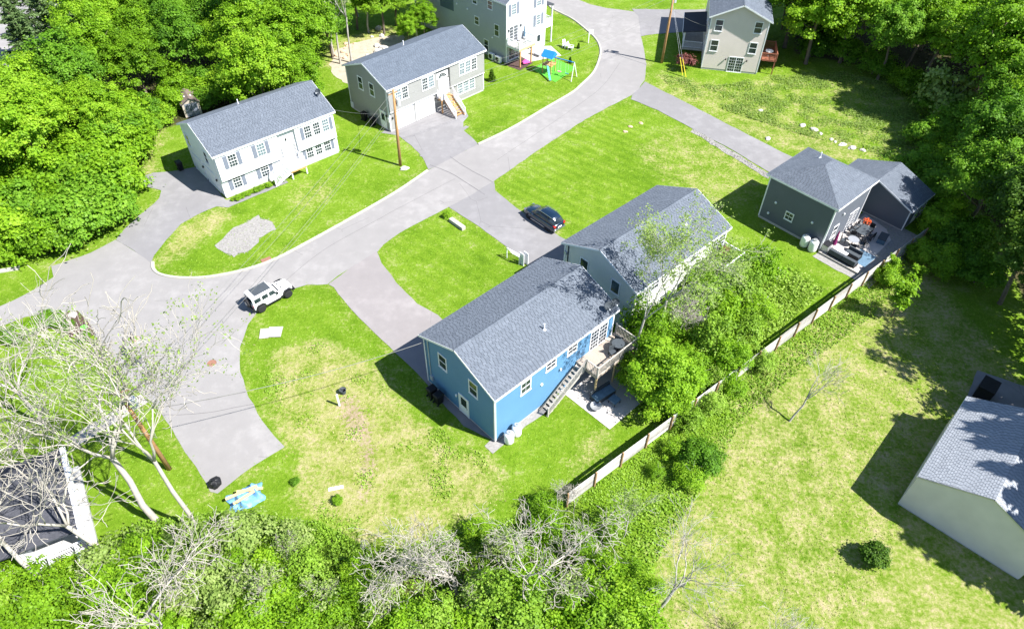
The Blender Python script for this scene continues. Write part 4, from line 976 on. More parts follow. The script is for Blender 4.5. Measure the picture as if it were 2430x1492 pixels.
for b, z in ((9.4, 5.2), (7.3, 5.1), (2.6, 2.7)): vent_cap(root, 'l', b, z, 0)
MB().slab([(SL+0.02, 0.2, 5.6), (SL+1.9, 0.2, 5.2), (SL+1.9, 7.0, 5.2), (SL+0.02, 7.0, 5.6)], 0.15).build('porch_roof', 'roof_deck', root)
for b in (0.4, 3.6, 6.8): MB().box(SL+1.65, SL+1.8, b-0.08, b+0.08, 0.0, 5.05).build('porch_post', 'white_vinyl', root)
MB().box(SL+0.02, SL+1.85, 0.3, 6.9, 2.3, 2.5).build('porch_floor', 'white_vinyl', root)
rail(root, [(SL+1.72, 0.45), (SL+1.72, 6.8)], 2.5, 0.9, posts=False); rail(root, [(SL+0.1, 0.4), (SL+1.7, 0.4)], 2.5, 0.9, posts=False)
dk = thing('balcony_deck', 'raised white railed deck on wooden posts at the pale grey house', 'deck', (sx_, sy_, 0), rot)
bm_ = MB().box(0, 3.05, 0, 0.14, 0, 0.035).mesh('board', 'grey_wood')
for i in range(15): inst('board', bm_, dk, (0.1, -2.25+i*0.147, 2.5))
MB().box(0.08, 3.18, -2.29, -2.252, 2.28, 2.53).build('beam', 'pine_wood', dk); MB().box(0.06, 0.098, -2.25, -0.05, 2.28, 2.53).build('beam', 'white_vinyl', dk)
for x in (0.5, 2.6): MB().box(x-0.08, x+0.08, -2.12, -1.96, 0, 2.498).build('post', 'new_wood', dk)
rail(dk, [(0.14, -0.06), (0.14, -2.22), (3.1, -2.22), (3.1, -0.06)], 2.536, 0.95)
um = thing('closed_umbrella', 'closed dark blue parasol on the white railed balcony deck', 'umbrella', (*loc2w('S', 2.3, -1.0), 2.54), 0)
MB().lathe([(0.03, 0.04), (0.025, 2.1)], 8).build('pole', 'grey_metal', um); MB().lathe([(0.16, 0.8), (0.14, 1.2), (0.03, 2.1)], 9).build('canopy', 'rug_blue', um); MB().lathe([(0.3, 0), (0.3, 0.1), (0.05, 0.15)], 12).build('base', 'dark_metal', um)
for k, (b, lab) in enumerate(((2.26, 'white heat pump unit by the pale grey house, farther from the corner'), (0.97, 'white heat pump unit by the pale grey house, nearest its corner'))):
    hp = thing('heat_pump', lab, 'heat pump', (*loc2w('S', -0.55, b), 0), rot, 'heat pumps at the pale grey house')
    MB().box(-0.2, 0.2, -0.45, 0.45, 0.12, 0.85).build('cabinet', 'white_paint', hp); f_ = MB().lathe([(0.3, 0), (0.3, 0.02)], 18).build('fan_grille', 'dark_metal', hp)
    f_.rotation_euler = (0, R(-90), 0); f_.location = (-0.203, 0.05, 0.48); MB().box(-0.18, 0.18, -0.4, 0.4, 0, 0.118).build('stand', 'concrete', hp)

# ------------------------------------------------------------------ yellow garage (right) and corner house (left)
cx, cy, rot, L, W, he, hr = HS['V']
gar = thing('garage', 'cream yellow sided garage with pale grey roof at the right edge', 'garage', (cx, cy, 0), rot)
MB().box(-L/2+0.07, L/2-0.07, -W/2+0.07, W/2-0.07, -0.3, 0.12).build('foundation', 'foundation', gar)
zv = lambda b: he+hr*(1-abs(b)/(W/2))-0.12
for x in (-L/2+0.05, L/2-0.19):
    y = W/2-0.05; prof = [(-y, 0.12), (y, 0.12), (y, zv(y)), (0, zv(0)), (-y, zv(y))]; vs = [(x, p, z) for p, z in prof]+[(x+0.14, p, z) for p, z in prof]
    MB().add(vs, [tuple(range(5)), tuple(reversed(range(5, 10)))]+[((i+1) % 5, i, 5+i, 5+(i+1) % 5) for i in range(5)]).build('wall', 'yellow_siding', gar)
for y in (-W/2+0.051, W/2-0.189): MB().box(-L/2+0.192, L/2-0.192, y, y+0.138, 0.12, zv(W/2-0.05)).build('wall', 'yellow_siding', gar)
for s_ in (-1, 1):
    q = [(-L/2, s_*W/2, he), (L/2, s_*W/2, he), (L/2, 0, he+hr), (-L/2, 0, he+hr)]; ro = MB().slab(q, 0.09).build('roof', 'roof_deck', gar); mb = MB()
    shingles(mb, (-L/2, s_*W/2, he), (1, 0, 0), Vector((0, -s_*W/2, hr)).normalized(), L, math.hypot(W/2, hr), 0.15, 0.3, seed=51+s_); stuff(mb.build('shingles', 'shingle_pale', ro, attr=True))
    MB().box(-L/2, L/2, s_*(W/2+0.003), s_*(W/2+0.03), he-0.12, he-0.004).build('fascia', 'white_vinyl', ro)
    MB().beam((-L/2-0.015, s_*W/2, he-0.06), (-L/2-0.015, s_*0.01, he+hr-0.06), 0.025, 0.1).build('rake_board', 'grey_metal', ro)
bx_ = thing('waste_container', 'black box container standing behind the yellow garage', 'container', (*P2(2330, 938), 0.04), rot)
MB().box(-0.75, 0.75, -0.55, 0.55, 0.1, 1.2).build('body', 'black_plastic', bx_); MB().box(-0.78, 0.78, -0.58, 0.58, 1.202, 1.3).build('lid', 'black_plastic', bx_)

CH = (-30.2, 21.8); crot = R(123.5)
root = thing('corner_house', 'white house with dark shingled porch roof behind bare trees, lower left corner', 'house', (CH[0], CH[1], 0), crot)
MB().box(-3.4, 3.4, -2.6, 2.2, 0, 0.3).build('foundation', 'foundation', root)
MB().box(-3.2, 3.2, 0.9, 1.04, 0.3, 2.5).build('wall', 'white_siding', root)
ro = MB().slab([(-3.5, -2.3, 2.45), (3.5, -2.3, 2.45), (3.5, 2.4, 3.1), (-3.5, 2.4, 3.1)], 0.12).build('roof', 'roof_deck', root)
mb = MB(); shingles(mb, (-3.5, -2.3, 2.45), (1, 0, 0), Vector((0, 4.7, 0.65)).normalized(), 7.0, math.hypot(4.7, 0.65), 0.165, 0.31, seed=61); stuff(mb.build('shingles', 'shingle_dark', ro, attr=True))
MB().box(-3.55, 3.55, -2.62, -2.302, 2.28, 2.47).build('gutter', 'white_vinyl', ro)
MB().box(-3.2, 3.2, 2.45, 8.0, 0, 5.4).build('wall', 'white_siding', root)
MB().slab([(-3.6, 2.1, 5.5), (3.6, 2.1, 5.5), (3.6, 8.2, 7.0), (-3.6, 8.2, 7.0)], 0.12).build('roof', 'roof_deck', root)
for a in (-2.2, 0, 2.2): window(root, 'f', a, 4.2, -2.45, 0.85, 1.2, 'grid')
for a in (-3.3, -1.1, 1.1, 3.3): MB().box(a-0.08, a+0.08, -2.2, -2.04, 0.3, 2.32).build('porch_post', 'white_vinyl', root)
rail(root, [(-3.3, -2.12), (-1.2, -2.12)], 0.3, 0.9, posts=False); rail(root, [(-3.35, -2.1), (-3.35, 0.8)], 0.3, 0.9, posts=False)
st = thing('entry_stairs', 'white porch stairs with slatted railing beside the corner house', 'stairs', (CH[0], CH[1], 0), crot)
stairs(st, (-3.5, -1.6, 0.3), (-5.0, -1.6, 0), (0, 1.4, 0), 4, 'white_vinyl'); rail(st, [(-5.0, -1.65, 0.0), (-3.5, -1.65, 0.35)], 0, 0.9); rail(st, [(-5.0, -0.15, 0.0), (-3.5, -0.15, 0.35)], 0, 0.9)

# ------------------------------------------------------------------ garden shed
q = P(462, 276); sh = thing('garden_shed', 'small tan garden shed with grey double doors at the woods edge', 'shed', (q[0]-0.6, q[1]+1.0, 0), R(30))
SW, SDp, se, sr = 1.9, 2.6, 1.75, 0.55
for y in (-SDp/2, SDp/2-0.06):
    prof = [(-SW/2, 0.1), (SW/2, 0.1), (SW/2, se), (0, se+sr), (-SW/2, se)]; vs = [(p, y, z) for p, z in prof]+[(p, y+0.06, z) for p, z in prof]
    MB().add(vs, [tuple(reversed(range(5))), tuple(range(5, 10))]+[(i, (i+1) % 5, 5+(i+1) % 5, 5+i) for i in range(5)]).build('wall', 'tan_siding', sh)
for x in (-SW/2, SW/2-0.06): MB().box(x+0.001, x+0.059, -SDp/2+0.062, SDp/2-0.062, 0.1, se).build('wall', 'tan_siding', sh)
for s_ in (-1, 1):
    ro = MB().slab([(s_*(SW/2+0.12), -SDp/2-0.12, se-0.03), (s_*(SW/2+0.12), SDp/2+0.12, se-0.03), (0, SDp/2+0.12, se+sr+0.05), (0, -SDp/2-0.12, se+sr+0.05)], 0.05).build('roof', 'roof_deck', sh); mb = MB(); v_ = Vector((-s_*(SW/2+0.12), 0, sr+0.08))
    shingles(mb, (s_*(SW/2+0.12), -SDp/2-0.12, se-0.03), (0, 1, 0), v_.normalized(), SDp+0.24, v_.length, 0.16, 0.3, seed=71+s_); stuff(mb.build('shingles', 'shingle_brown', ro, attr=True))
for x in (-0.36, 0.36):
    d_ = MB().box(x-0.34, x+0.34, -SDp/2-0.03, -SDp/2-0.002, 0.12, 1.72).build('door', 'shutter_grey', sh); MB().box(x+(0.2 if x < 0 else -0.26), x+(0.26 if x < 0 else -0.2), -SDp/2-0.05, -SDp/2-0.031, 0.85, 1.0).build('handle', 'dark_metal', d_)
for x in (-0.35, 0.35): MB().lathe([(0.1, 0), (0.08, 0.1)], 8, x, -0.3).build('roof_vent', 'white_vinyl', sh).location = (0, 0, se+sr-0.16)

# ------------------------------------------------------------------ fence of wide weathered boards
F0, F1 = np.array(P2(1343, 1200)), np.array(P2(2182, 574)); fl = np.linalg.norm(F1-F0); fang = math.atan2(*(F1-F0)[::-1])
fence = thing('board_fence', 'long weathered white board fence crossing the yards behind the houses', 'fence', (*F0, 0), fang)
nb = 18; bl = fl/nb
bmesh_ = [MB().box(0.012, bl-0.012, -0.015, 0.015, 0, 0.335).mesh('board', 'fence_board') for _ in range(1)]
for i in range(nb):
    sag = 0.03*math.sin(i*1.7)
    for k in range(4):
        inst('board', bmesh_[0], fence, (i*bl, random.uniform(-0.008, 0.008), 0.08+k*0.392+sag+random.uniform(-0.012, 0.012)), (random.uniform(-0.05, 0.05), random.uniform(-0.008, 0.008), 0))
pm = MB().box(-0.055, 0.055, -0.13, -0.022, -0.2, 1.72).mesh('post', 'fence_post')
for i in range(nb+1): inst('post', pm, fence, (i*bl, 0, 0), (0, 0, 0))

# ------------------------------------------------------------------ utility poles and wires
def pole(lab, uv, h, arm=True, transformer=True, lean=0.0, rz=0.0):
    p = P(*uv); o = thing('utility_pole', lab, 'utility pole', p, rz)
    MB().tube([(0, 0, -0.3), (lean*0.5, 0, h*0.5), (lean, 0, h)], [0.17, 0.15, 0.11], 10).build('pole', 'pole_wood', o, True)
    if arm:
        MB().beam((lean-0.55, 0.13, h-0.45), (lean+0.55, 0.13, h-0.45), 0.09, 0.1).build('crossarm', 'pole_wood', o)
        for x in (-0.45, 0, 0.45): MB().lathe([(0.03, h-0.39), (0.05, h-0.33), (0.035, h-0.22)], 8, lean+x, 0.13).build('insulator', 'galvanised', o)
    if transformer:
        tr = MB().lathe([(0.2, h-1.9), (0.26, h-1.86), (0.26, h-1.1), (0.2, h-1.02)], 14, lean+0.42, 0).build('transformer', 'galvanised', o, False)
        MB().lathe([(0.04, h-1.02), (0.05, h-0.9), (0.03, h-0.78)], 8, lean+0.36, 0).build('bushing', 'grey_metal', tr)
        MB().box(lean+0.1, lean+0.2, -0.06, 0.06, h-1.6, h-1.3).build('bracket', 'dark_metal', o)
    return o, p
o1, p1 = pole('leaning wooden utility pole with transformer by the walkway, lower left', (402, 1112), 8.9, True, True, -0.15, 0.4)
o2, p2 = pole('wooden utility pole with transformer in front of the grey house driveway', (950, 393), 8.7, True, True, 0.25, 0.8)
o3, p3 = pole('tall wooden utility pole with transformer near the beige house', (1570, 150), 9.6, True, True, 0.25, 0.9)
def wire(lab, a, b, sag, r=0.016, mat='wire', grp=None):
    a = Vector(a); b = Vector(b); n = 22; pts = [a.lerp(b, i/n)-Vector((0, 0, sag*4*(i/n)*(1-i/n))) for i in range(n+1)]
    return tag(MB().tube(pts, r, 4, False).build('power_line', mat), lab, 'wire', grp)
for k, dz in enumerate((-0.25, -0.9, -2.3, -2.6)):
    nm = ('topmost', 'second', 'third', 'lowest')[k]
    wire(nm + ' overhead line between the lower left pole and the driveway pole', (p1[0], p1[1], 8.9+dz), (p2[0], p2[1], 8.7+dz), 0.7+0.1*k, 0.010, 'wire')
    wire(nm + ' overhead line between the driveway pole and the far pole', (p2[0], p2[1], 8.7+dz), (p3[0], p3[1], 9.6+dz), 0.7+0.1*k, 0.011, 'wire')
wire('service wire from the driveway pole to the grey house', (p2[0], p2[1], 6.3), (*loc2w('G', -7.3, -3.75), 5.2), 0.3, 0.015)
wire('service wire from the driveway pole to the white house', (p2[0], p2[1], 6.2), (*loc2w('W', 6.6, -3.0), 5.0), 0.3, 0.013)
wire('service wire from the lower left pole to the blue house', (p1[0], p1[1], 6.6), (*loc2w('B', -6.4, 3.4), 5.1), 0.7, 0.02)
wire('service wire from the far pole to the beige house', (p3[0], p3[1], 7.2), (*loc2w('T', -4.9, 3.7), 5.5), 0.3, 0.013)
for k, (u, v) in enumerate(((1620, 182), (1628, 186))):
    q = P(u, v); gw = thing('guy_wire', ('left' if k == 0 else 'right') + ' yellow guarded guy wire of the far utility pole', 'guy wire', q, 0)
    top = Vector((p3[0], p3[1], 8.2))-Vector(q); MB().tube([(0, 0, 0), tuple(top)], 0.012, 4, False).build('cable', 'galvanised', gw)
    d_ = top.normalized(); MB().tube([tuple(d_*0.1), tuple(d_*2.4)], 0.05, 6).build('guard', 'yellow_plastic', gw)

# ------------------------------------------------------------------ vehicles
def wheel_set(root, xs, half, r, w, spokes=5, rim='grey_metal'):
    tyre = MB().lathe([(r*0.62, -w/2), (r*0.93, -w/2), (r, -w/2+0.04), (r, w/2-0.04), (r*0.93, w/2), (r*0.62, w/2)], 22).mesh('wheel', 'tyre', True)
    rm = MB(); rm.lathe([(r*0.60, -w/2+0.03), (r*0.60, w/2-0.02), (r*0.52, w/2-0.05)], 20)
    for k in range(spokes):
        a = 2*math.pi*k/spokes; rm.beam((0.05*math.cos(a), 0.05*math.sin(a), w/2-0.03), (r*0.58*math.cos(a), r*0.58*math.sin(a), w/2-0.02), 0.09, 0.03)
    rmm = rm.mesh('rim', rim)
    for x in xs:
        for s_ in (-1, 1):
            o = inst('wheel', tyre, root, (x, s_*half, r), (R(-90*s_), 0, 0)); inst('rim', rmm, o)
def sect(x, hw0, hw1, z0, z1, r=0.08, tumble=0.0):
    """rounded car cross-section at station x (bottom half-width hw0, top half-width hw1)"""
    return [(x, -hw0+r, z0), (x, hw0-r, z0), (x, hw0, z0+r), (x, (hw0+hw1)/2+0.02, (z0+z1)/2), (x, hw1, z1-r), (x, hw1-r*1.4, z1), (x, -hw1+r*1.4, z1), (x, -hw1, z1-r), (x, -(hw0+hw1)/2-0.02, (z0+z1)/2), (x, -hw0, z0+r)]
# boxy white off-road car; x forward
fw_ = np.array(P2(687.5, 704)); rw_ = np.array(P2(621.8, 740.6)); d = (fw_-rw_)/np.linalg.norm(fw_-rw_); nl = np.array([-d[1], d[0]]); c = (fw_+rw_)/2+nl*0.72
car = thing('white_car', 'boxy white four-door off-road car with dark roof panel on the road', 'car', (c[0], c[1], 0.022), math.atan2(d[1], d[0]))
MB().loft([sect(-1.85, 0.72, 0.74, 0.5, 1.05, 0.05), sect(-1.8, 0.76, 0.76, 0.45, 1.1, 0.06), sect(0.55, 0.77, 0.76, 0.45, 1.1, 0.06), sect(0.6, 0.74, 0.70, 0.5, 1.1, 0.06), sect(1.75, 0.66, 0.58, 0.55, 1.02, 0.06), sect(1.85, 0.6, 0.54, 0.6, 0.98, 0.06)]).build('body', 'car_white', car)
MB().loft([sect(-1.84, 0.72, 0.66, 1.102, 1.70, 0.06), sect(-1.7, 0.73, 0.67, 1.102, 1.76, 0.06), sect(0.1, 0.73, 0.66, 1.102, 1.76, 0.06), sect(0.5, 0.73, 0.70, 1.102, 1.25, 0.05)]).build('cabin', 'car_white', car)
MB().box(-1.45, 0.06, -0.54, 0.54, 1.762, 1.79).build('roof_panel', 'charcoal_cushion', car)
for s_ in (-1, 1):
    for x0, x1, x2, x3 in ((-1.7, -1.12, -1.08, -1.68), (-0.98, -0.42, -0.42, -0.96), (-0.3, 0.32, 0.14, -0.3)):
        y0, y1 = s_*0.752, s_*0.715
        MB().add([(x0, y0, 1.17), (x1, y0, 1.17), (x2, y1, 1.58), (x3, y1, 1.58)], [(0, 1, 2, 3) if s_ < 0 else (3, 2, 1, 0)]).build('side_window', 'glass', car)
    for x in (-1.28, 1.3):
        mb = MB(); pr = [(-0.5, 0.52), (-0.42, 0.78), (-0.25, 0.92), (0.25, 0.92), (0.42, 0.78), (0.5, 0.52), (0.42, 0.52), (0.34, 0.72), (0.2, 0.84), (-0.2, 0.84), (-0.34, 0.72), (-0.42, 0.52)]
        y0, y1 = s_*0.58, s_*0.9; vs = [(x+a, y0, z) for a, z in pr]+[(x+a, y1, z) for a, z in pr]; n = len(pr)
        mb.add(vs, [(i, (i+1) % n, n+(i+1) % n, n+i) for i in range(n)]+[(i, n-1-i, n-2-i, i+1) for i in range(5)]+[(n+i+1, 2*n-2-i, 2*n-1-i, n+i) for i in range(5)]); mb.build('fender', 'black_plastic', car)
    MB().box(-0.75, 0.78, s_*0.78, s_*0.86, 0.42, 0.5).build('side_step', 'black_plastic', car)
    MB().box(0.28, 0.42, s_*0.76, s_*0.95, 1.12, 1.28).build('mirror', 'black_plastic', car)
    hl = MB().lathe([(0.1, 0), (0.1, 0.03)], 12).build('headlight', 'chrome', car); hl.location = (1.852, s_*0.38, 0.82); hl.rotation_euler = (0, R(90), 0)
    MB().box(-1.885, -1.852, s_*0.56, s_*0.7, 0.8, 1.0).build('tail_light', 'tail_light', car)
MB().add([(0.505, -0.62, 1.16), (0.505, 0.62, 1.16), (0.13, 0.58, 1.7), (0.13, -0.58, 1.7)], [(0, 1, 2, 3)]).build('windscreen', 'glass', car)
MB().box(-1.862, -1.846, -0.55, 0.55, 1.18, 1.6).build('rear_window', 'glass', car)
MB().box(1.86, 2.02, -0.72, 0.72, 0.45, 0.62).build('bumper', 'black_plastic', car); MB().box(-1.98, -1.88, -0.7, 0.7, 0.45, 0.6).build('bumper', 'black_plastic', car)
for x, y in ((0.9, -0.28), (0.9, 0.28)): MB().box(x, x+0.22, y-0.05, y+0.05, 1.07, 1.1).build('hood_vent', 'black_plastic', car)
MB().box(0.56, 0.68, -0.55, 0.55, 1.09, 1.125).build('cowl', 'black_plastic', car)
sp = MB().lathe([(0.22, -0.1), (0.36, -0.1), (0.38, -0.06), (0.38, 0.08), (0.35, 0.11), (0.1, 0.12)], 20).build('spare_wheel', 'tyre', car, True); sp.location = (-2.02, 0.05, 0.98); sp.rotation_euler = (0, R(-90), 0)
MB().lathe([(0.2, 0.1), (0.2, 0.13), (0.05, 0.14)], 14).build('rim', 'grey_metal', sp)
wheel_set(car, (-1.28, 1.3), 0.72, 0.385, 0.27, 5, 'grey_metal')
# dark estate-type car; x forward
fw_ = np.array(P2(1255, 519)); rw_ = np.array(P2(1299.7, 548.6)); d = (fw_-rw_)/np.linalg.norm(fw_-rw_); nr_ = np.array([d[1], -d[0]]); c = (fw_+rw_)/2+nr_*0.72
car = thing('dark_car', 'glossy dark blue-black sport utility car parked on the driveway', 'car', (c[0], c[1], 0.032), math.atan2(d[1], d[0]))
MB().loft([sect(-2.2, 0.55, 0.6, 0.45, 0.8, 0.08), sect(-2.12, 0.78, 0.76, 0.32, 0.98, 0.1), sect(-1.6, 0.85, 0.83, 0.26, 1.02, 0.1), sect(0.9, 0.85, 0.83, 0.26, 1.0, 0.1), sect(1.6, 0.84, 0.76, 0.28, 0.92, 0.12), sect(2.05, 0.74, 0.6, 0.34, 0.8, 0.12), sect(2.2, 0.5, 0.42, 0.42, 0.66, 0.08)]).build('body', 'car_black', car, True)
MB().loft([sect(-2.05, 0.70, 0.5, 0.94, 1.12, 0.06), sect(-1.75, 0.78, 0.56, 0.96, 1.46, 0.08), sect(-1.2, 0.79, 0.6, 0.96, 1.56, 0.1), sect(-0.1, 0.79, 0.6, 0.96, 1.57, 0.1), sect(0.35, 0.78, 0.58, 0.96, 1.46, 0.08), sect(1.05, 0.72, 0.6, 0.94, 1.02, 0.03)]).build('cabin', 'glass', car, True)
MB().loft([[(x, -w_, z), (x, w_, z), (x, w_-0.06, z+0.045), (x, -w_+0.06, z+0.045)] for x, w_, z in ((-1.85, 0.52, 1.42), (-1.2, 0.59, 1.54), (-0.1, 0.59, 1.55), (0.3, 0.56, 1.46))]).build('roof_panel', 'car_black', car, True)
for s_ in (-1, 1):
    MB().tube([(-1.6, s_*0.56, 1.56), (-1.2, s_*0.58, 1.63), (-0.1, s_*0.58, 1.64), (0.15, s_*0.57, 1.58)], 0.022, 6).build('roof_rail', 'chrome', car)
    for x in (-1.15, -0.25): MB().beam((x, s_*0.80, 0.98), (x+0.02, s_*0.61, 1.53), 0.07, 0.03).build('pillar', 'car_black', car)
    MB().box(0.55, 0.72, s_*0.86, s_*1.0, 0.95, 1.08).build('mirror', 'car_black', car)
    MB().box(-2.2, -1.98, s_*0.5, s_*0.76, 0.78, 0.97).build('tail_light', 'tail_light', car); MB().box(1.9, 2.12, s_*0.42, s_*0.66, 0.66, 0.78).build('headlight', 'chrome', car)
    MB().box(-0.95, 0.95, s_*0.845, s_*0.885, 0.3, 0.36).build('side_trim', 'chrome', car)
MB().box(-2.225, -2.19, -0.25, 0.25, 0.62, 0.76).build('licence_plate', 'white_paint', car); MB().box(-2.26, -2.14, -0.72, 0.72, 0.36, 0.5).build('bumper', 'chrome', car)
wheel_set(car, (-1.32, 1.33), 0.72, 0.345, 0.23, 6, 'chrome')

# ------------------------------------------------------------------ yard things
def propane(lab, xy, grp, h=1.15, r=0.36):
    o = thing('propane_tank', lab, 'propane tank', (*xy, 0.0), 0, grp)
    MB().lathe([(r*0.8, 0.0), (r*0.8, 0.08), (r*0.92, 0.1), (r, 0.2), (r, h-0.22), (r*0.9, h-0.1), (r*0.55, h-0.02), (r*0.2, h)], 20).build('tank', 'white_paint', o, True)
    MB().lathe([(r*0.5, h-0.06), (r*0.5, h+0.1), (r*0.42, h+0.1)], 14).build('collar', 'grey_metal', o); MB().lathe([(0.04, h), (0.03, h+0.12)], 8).build('valve', 'dark_metal', o); return o
gB = 'propane tanks at the blue house'; propane('white propane tank nearest the corner of the blue house', loc2w('B', -5.4, -4.5), gB); propane('white propane tank at the blue house, farther from the corner', loc2w('B', -4.55, -4.4), gB)
gD = 'propane tanks at the slate house'; propane('white propane tank at the slate house wall, farther from the corner', loc2w('D', -3.85, -2.05), gD, 1.25, 0.4); propane('white propane tank nearest the corner of the slate house', loc2w('D', -3.9, -2.95), gD, 1.25, 0.4)
gS = 'propane tanks at the pale grey house'; propane('left white propane tank behind the pale grey house', P2(1008, 55), gS, 1.3, 0.36); propane('right white propane tank behind the pale grey house', P2(1017, 60), gS, 1.3, 0.36)
gL = 'propane tanks at the cream house'; propane('left white propane tank behind the cream house', loc2w('L', -4.1, -4.5), gL); propane('right white propane tank behind the cream house', loc2w('L', -3.2, -4.5), gL)
def bin_(lab, xy, rz, z=0.03, mat='black_plastic', grp=None):
    o = thing('wheelie_bin', lab, 'trash bin', (*xy, z), rz, grp)
    MB().loft([[(-0.22, -0.25, 0.06), (0.22, -0.25, 0.06), (0.22, 0.25, 0.06), (-0.22, 0.25, 0.06)], [(-0.29, -0.33, 1.0), (0.29, -0.33, 1.0), (0.29, 0.33, 1.0), (-0.29, 0.33, 1.0)]]).build('body', mat, o)
    MB().loft([[(-0.3, -0.35, 1.003), (0.3, -0.35, 1.003), (0.3, 0.36, 1.003), (-0.3, 0.36, 1.003)], [(-0.24, -0.28, 1.08), (0.24, -0.28, 1.08), (0.24, 0.3, 1.08), (-0.24, 0.3, 1.08)]]).build('lid', mat, o)
    for x in (-0.26, 0.26): w_ = MB().lathe([(0.1, -0.02), (0.1, 0.02)], 12).build('wheel', 'tyre', o); w_.location = (x, 0.3, 0.1); w_.rotation_euler = (0, R(90), 0)
gg = 'bins at the blue house'
bin_('black bin by the blue house wall, farther from the door', loc2w('B', -6.85, 2.5), 2.3, 0.03, grp=gg); bin_('black bin by the blue house wall, nearer the door', loc2w('B', -6.85, 1.7), 2.35, 0.03, grp=gg)
bin_('black bin at the shaded back corner of the white house', P2(430, 404), 0.7, 0.03)
gg = 'bins at the grey house'; bin_('black bin beside the grey house, farther from the side door', P2(866, 286), 0.8, 0.0, grp=gg); bin_('black bin beside the grey house, nearest the side door', P2(886, 298), 0.7, 0.0, grp=gg)
def dish(lab, n, a, b, z, rz, s=1.0):
    o = thing('satellite_dish', lab, 'satellite dish', (*loc2w(n, a, b), z), rz)
    mb = MB(); prof = [(0.02, 0.0), (0.14, 0.015), (0.26, 0.06), (0.33, 0.1), (0.335, 0.115), (0.26, 0.075), (0.14, 0.03), (0.02, 0.012)]
    mb.lathe([(r*s, z_*s) for r, z_ in prof], 18); d_ = mb.build('dish', 'charcoal_cushion', o, True); d_.location = (0, 0, 0.5); d_.rotation_euler = (R(55), 0, 0)
    MB().tube([(0, 0, -0.1), (0, 0.05, 0.35), (0, 0, 0.5)], 0.025, 6).build('mast', 'galvanised', o); MB().tube([(0, 0, 0.42), (0, -0.42, 0.55)], 0.015, 5).build('feed_arm', 'galvanised', o); MB().box(-0.04, 0.04, -0.48, -0.4, 0.5, 0.58).build('feed_horn', 'white_vinyl', o)
h = HS['W']; dish('satellite dish on the right end of the white house roof', 'W', 6.4, -2.0, h[5]+h[6]*(1-2.0/4.16), -0.4)
h = HS['B']; dish('left satellite dish at the far corner of the blue house roof', 'B', 5.4, -3.7, h[5]+0.2, 0.2); dish('right satellite dish at the far corner of the blue house roof', 'B', 6.1, -3.75, h[5]+0.18, 0.3)
# basketball hoop
q = P(333, 855); hp = thing('basketball_hoop', 'portable basketball hoop with dark base standing at the road edge', 'basketball hoop', (q[0], q[1], 0.02), R(200))
MB().loft([[(-0.1, -0.45, 0), (1.1, -0.4, 0), (1.1, 0.4, 0), (-0.1, 0.45, 0)], [(0.0, -0.35, 0.16), (1.0, -0.3, 0.16), (1.0, 0.3, 0.16), (0.0, 0.35, 0.16)]]).build('base', 'charcoal_cushion', hp)
MB().tube([(0.05, 0, 0.1), (0.05, 0, 2.4), (-0.2, 0, 2.6)], 0.05, 8).build('pole', 'black_plastic', hp); MB().beam((0.9, 0, 0.15), (0.06, 0, 1.1), 0.04, 0.04).build('brace', 'black_plastic', hp)
MB().box(-0.3, -0.26, -0.45, 0.45, 2.2, 2.8).build('backboard', 'black_plastic', hp)
n = 16; MB().tube([(-0.55+0.22*math.cos(2*math.pi*k/n), 0.22*math.sin(2*math.pi*k/n), 2.32) for k in range(n+1)], 0.022, 5, False).build('rim', 'orange', hp)
mb = MB()
for k in range(n):
    a = 2*math.pi*k/n; mb.beam((-0.55+0.22*math.cos(a), 0.22*math.sin(a), 2.3), (-0.55+0.13*math.cos(a+0.4), 0.13*math.sin(a+0.4), 1.95), 0.02, 0.02)
mb.build('net', 'net_white', hp)
# tarp, boards, rubbish bag
q = P(585, 1182); N = 34; Lx, Ly = 2.5, 1.6; vs = []; fs = []
rr_ = np.random.default_rng(4); bumps = [(rr_.uniform(-1.2, 1.2), rr_.uniform(-0.8, 0.8), rr_.uniform(0.06, 0.22), rr_.uniform(0.03, 0.16)) for _ in range(90)]
for i in range(N):
    for j in range(N):
        x = (i/(N-1)-0.5)*Lx; y = (j/(N-1)-0.5)*Ly; e = 1+0.14*math.sin(3*x+1)+0.1*math.cos(5*y+2*x)
        z = 0.03+sum(a*math.exp(-((x-bx)**2+(y-by)**2)/(2*s_*s_)) for bx, by, s_, a in bumps)*max(0, 1-(2*x/Lx)**4)*max(0, 1-(2*y/Ly)**4)+0.03*math.sin(9*x+5*y)+0.03
        vs.append((x*e, y*e, max(0.02, z)))
fs = [(i*N+j, (i+1)*N+j, (i+1)*N+j+1, i*N+j+1) for i in range(N-1) for j in range(N-1)]
tp = MB().add(vs, fs).build('blue_tarp', 'tarp_blue', None, False); tp.location = q; tp.rotation_euler = (0, 0, 0.45); tag(tp, 'crumpled blue tarp lying on grass at the road end', 'tarp')
sm_ = tp.modifiers.new('thick', 'SOLIDIFY'); sm_.thickness = 0.012
for k, (du, dv, rz, ln) in enumerate(((-12, -14, 0.55, 2.1), (8, -20, 0.2, 1.7), (-6, -2, 0.75, 1.5))):
    pl = P(585+du, 1182+dv, 0.5); tag(inst('plank', MB().box(-ln/2, ln/2, -0.1, 0.1, 0, 0.05).mesh('plank', 'pine_wood'), None, pl, (0.05, 0.04, rz)), ('long', 'middle', 'short')[k] + ' pale wooden plank lying on the blue tarp', 'plank', 'planks on the tarp')
q = P(513, 1150); mb = MB(); rr_ = np.random.default_rng(9); ring = []
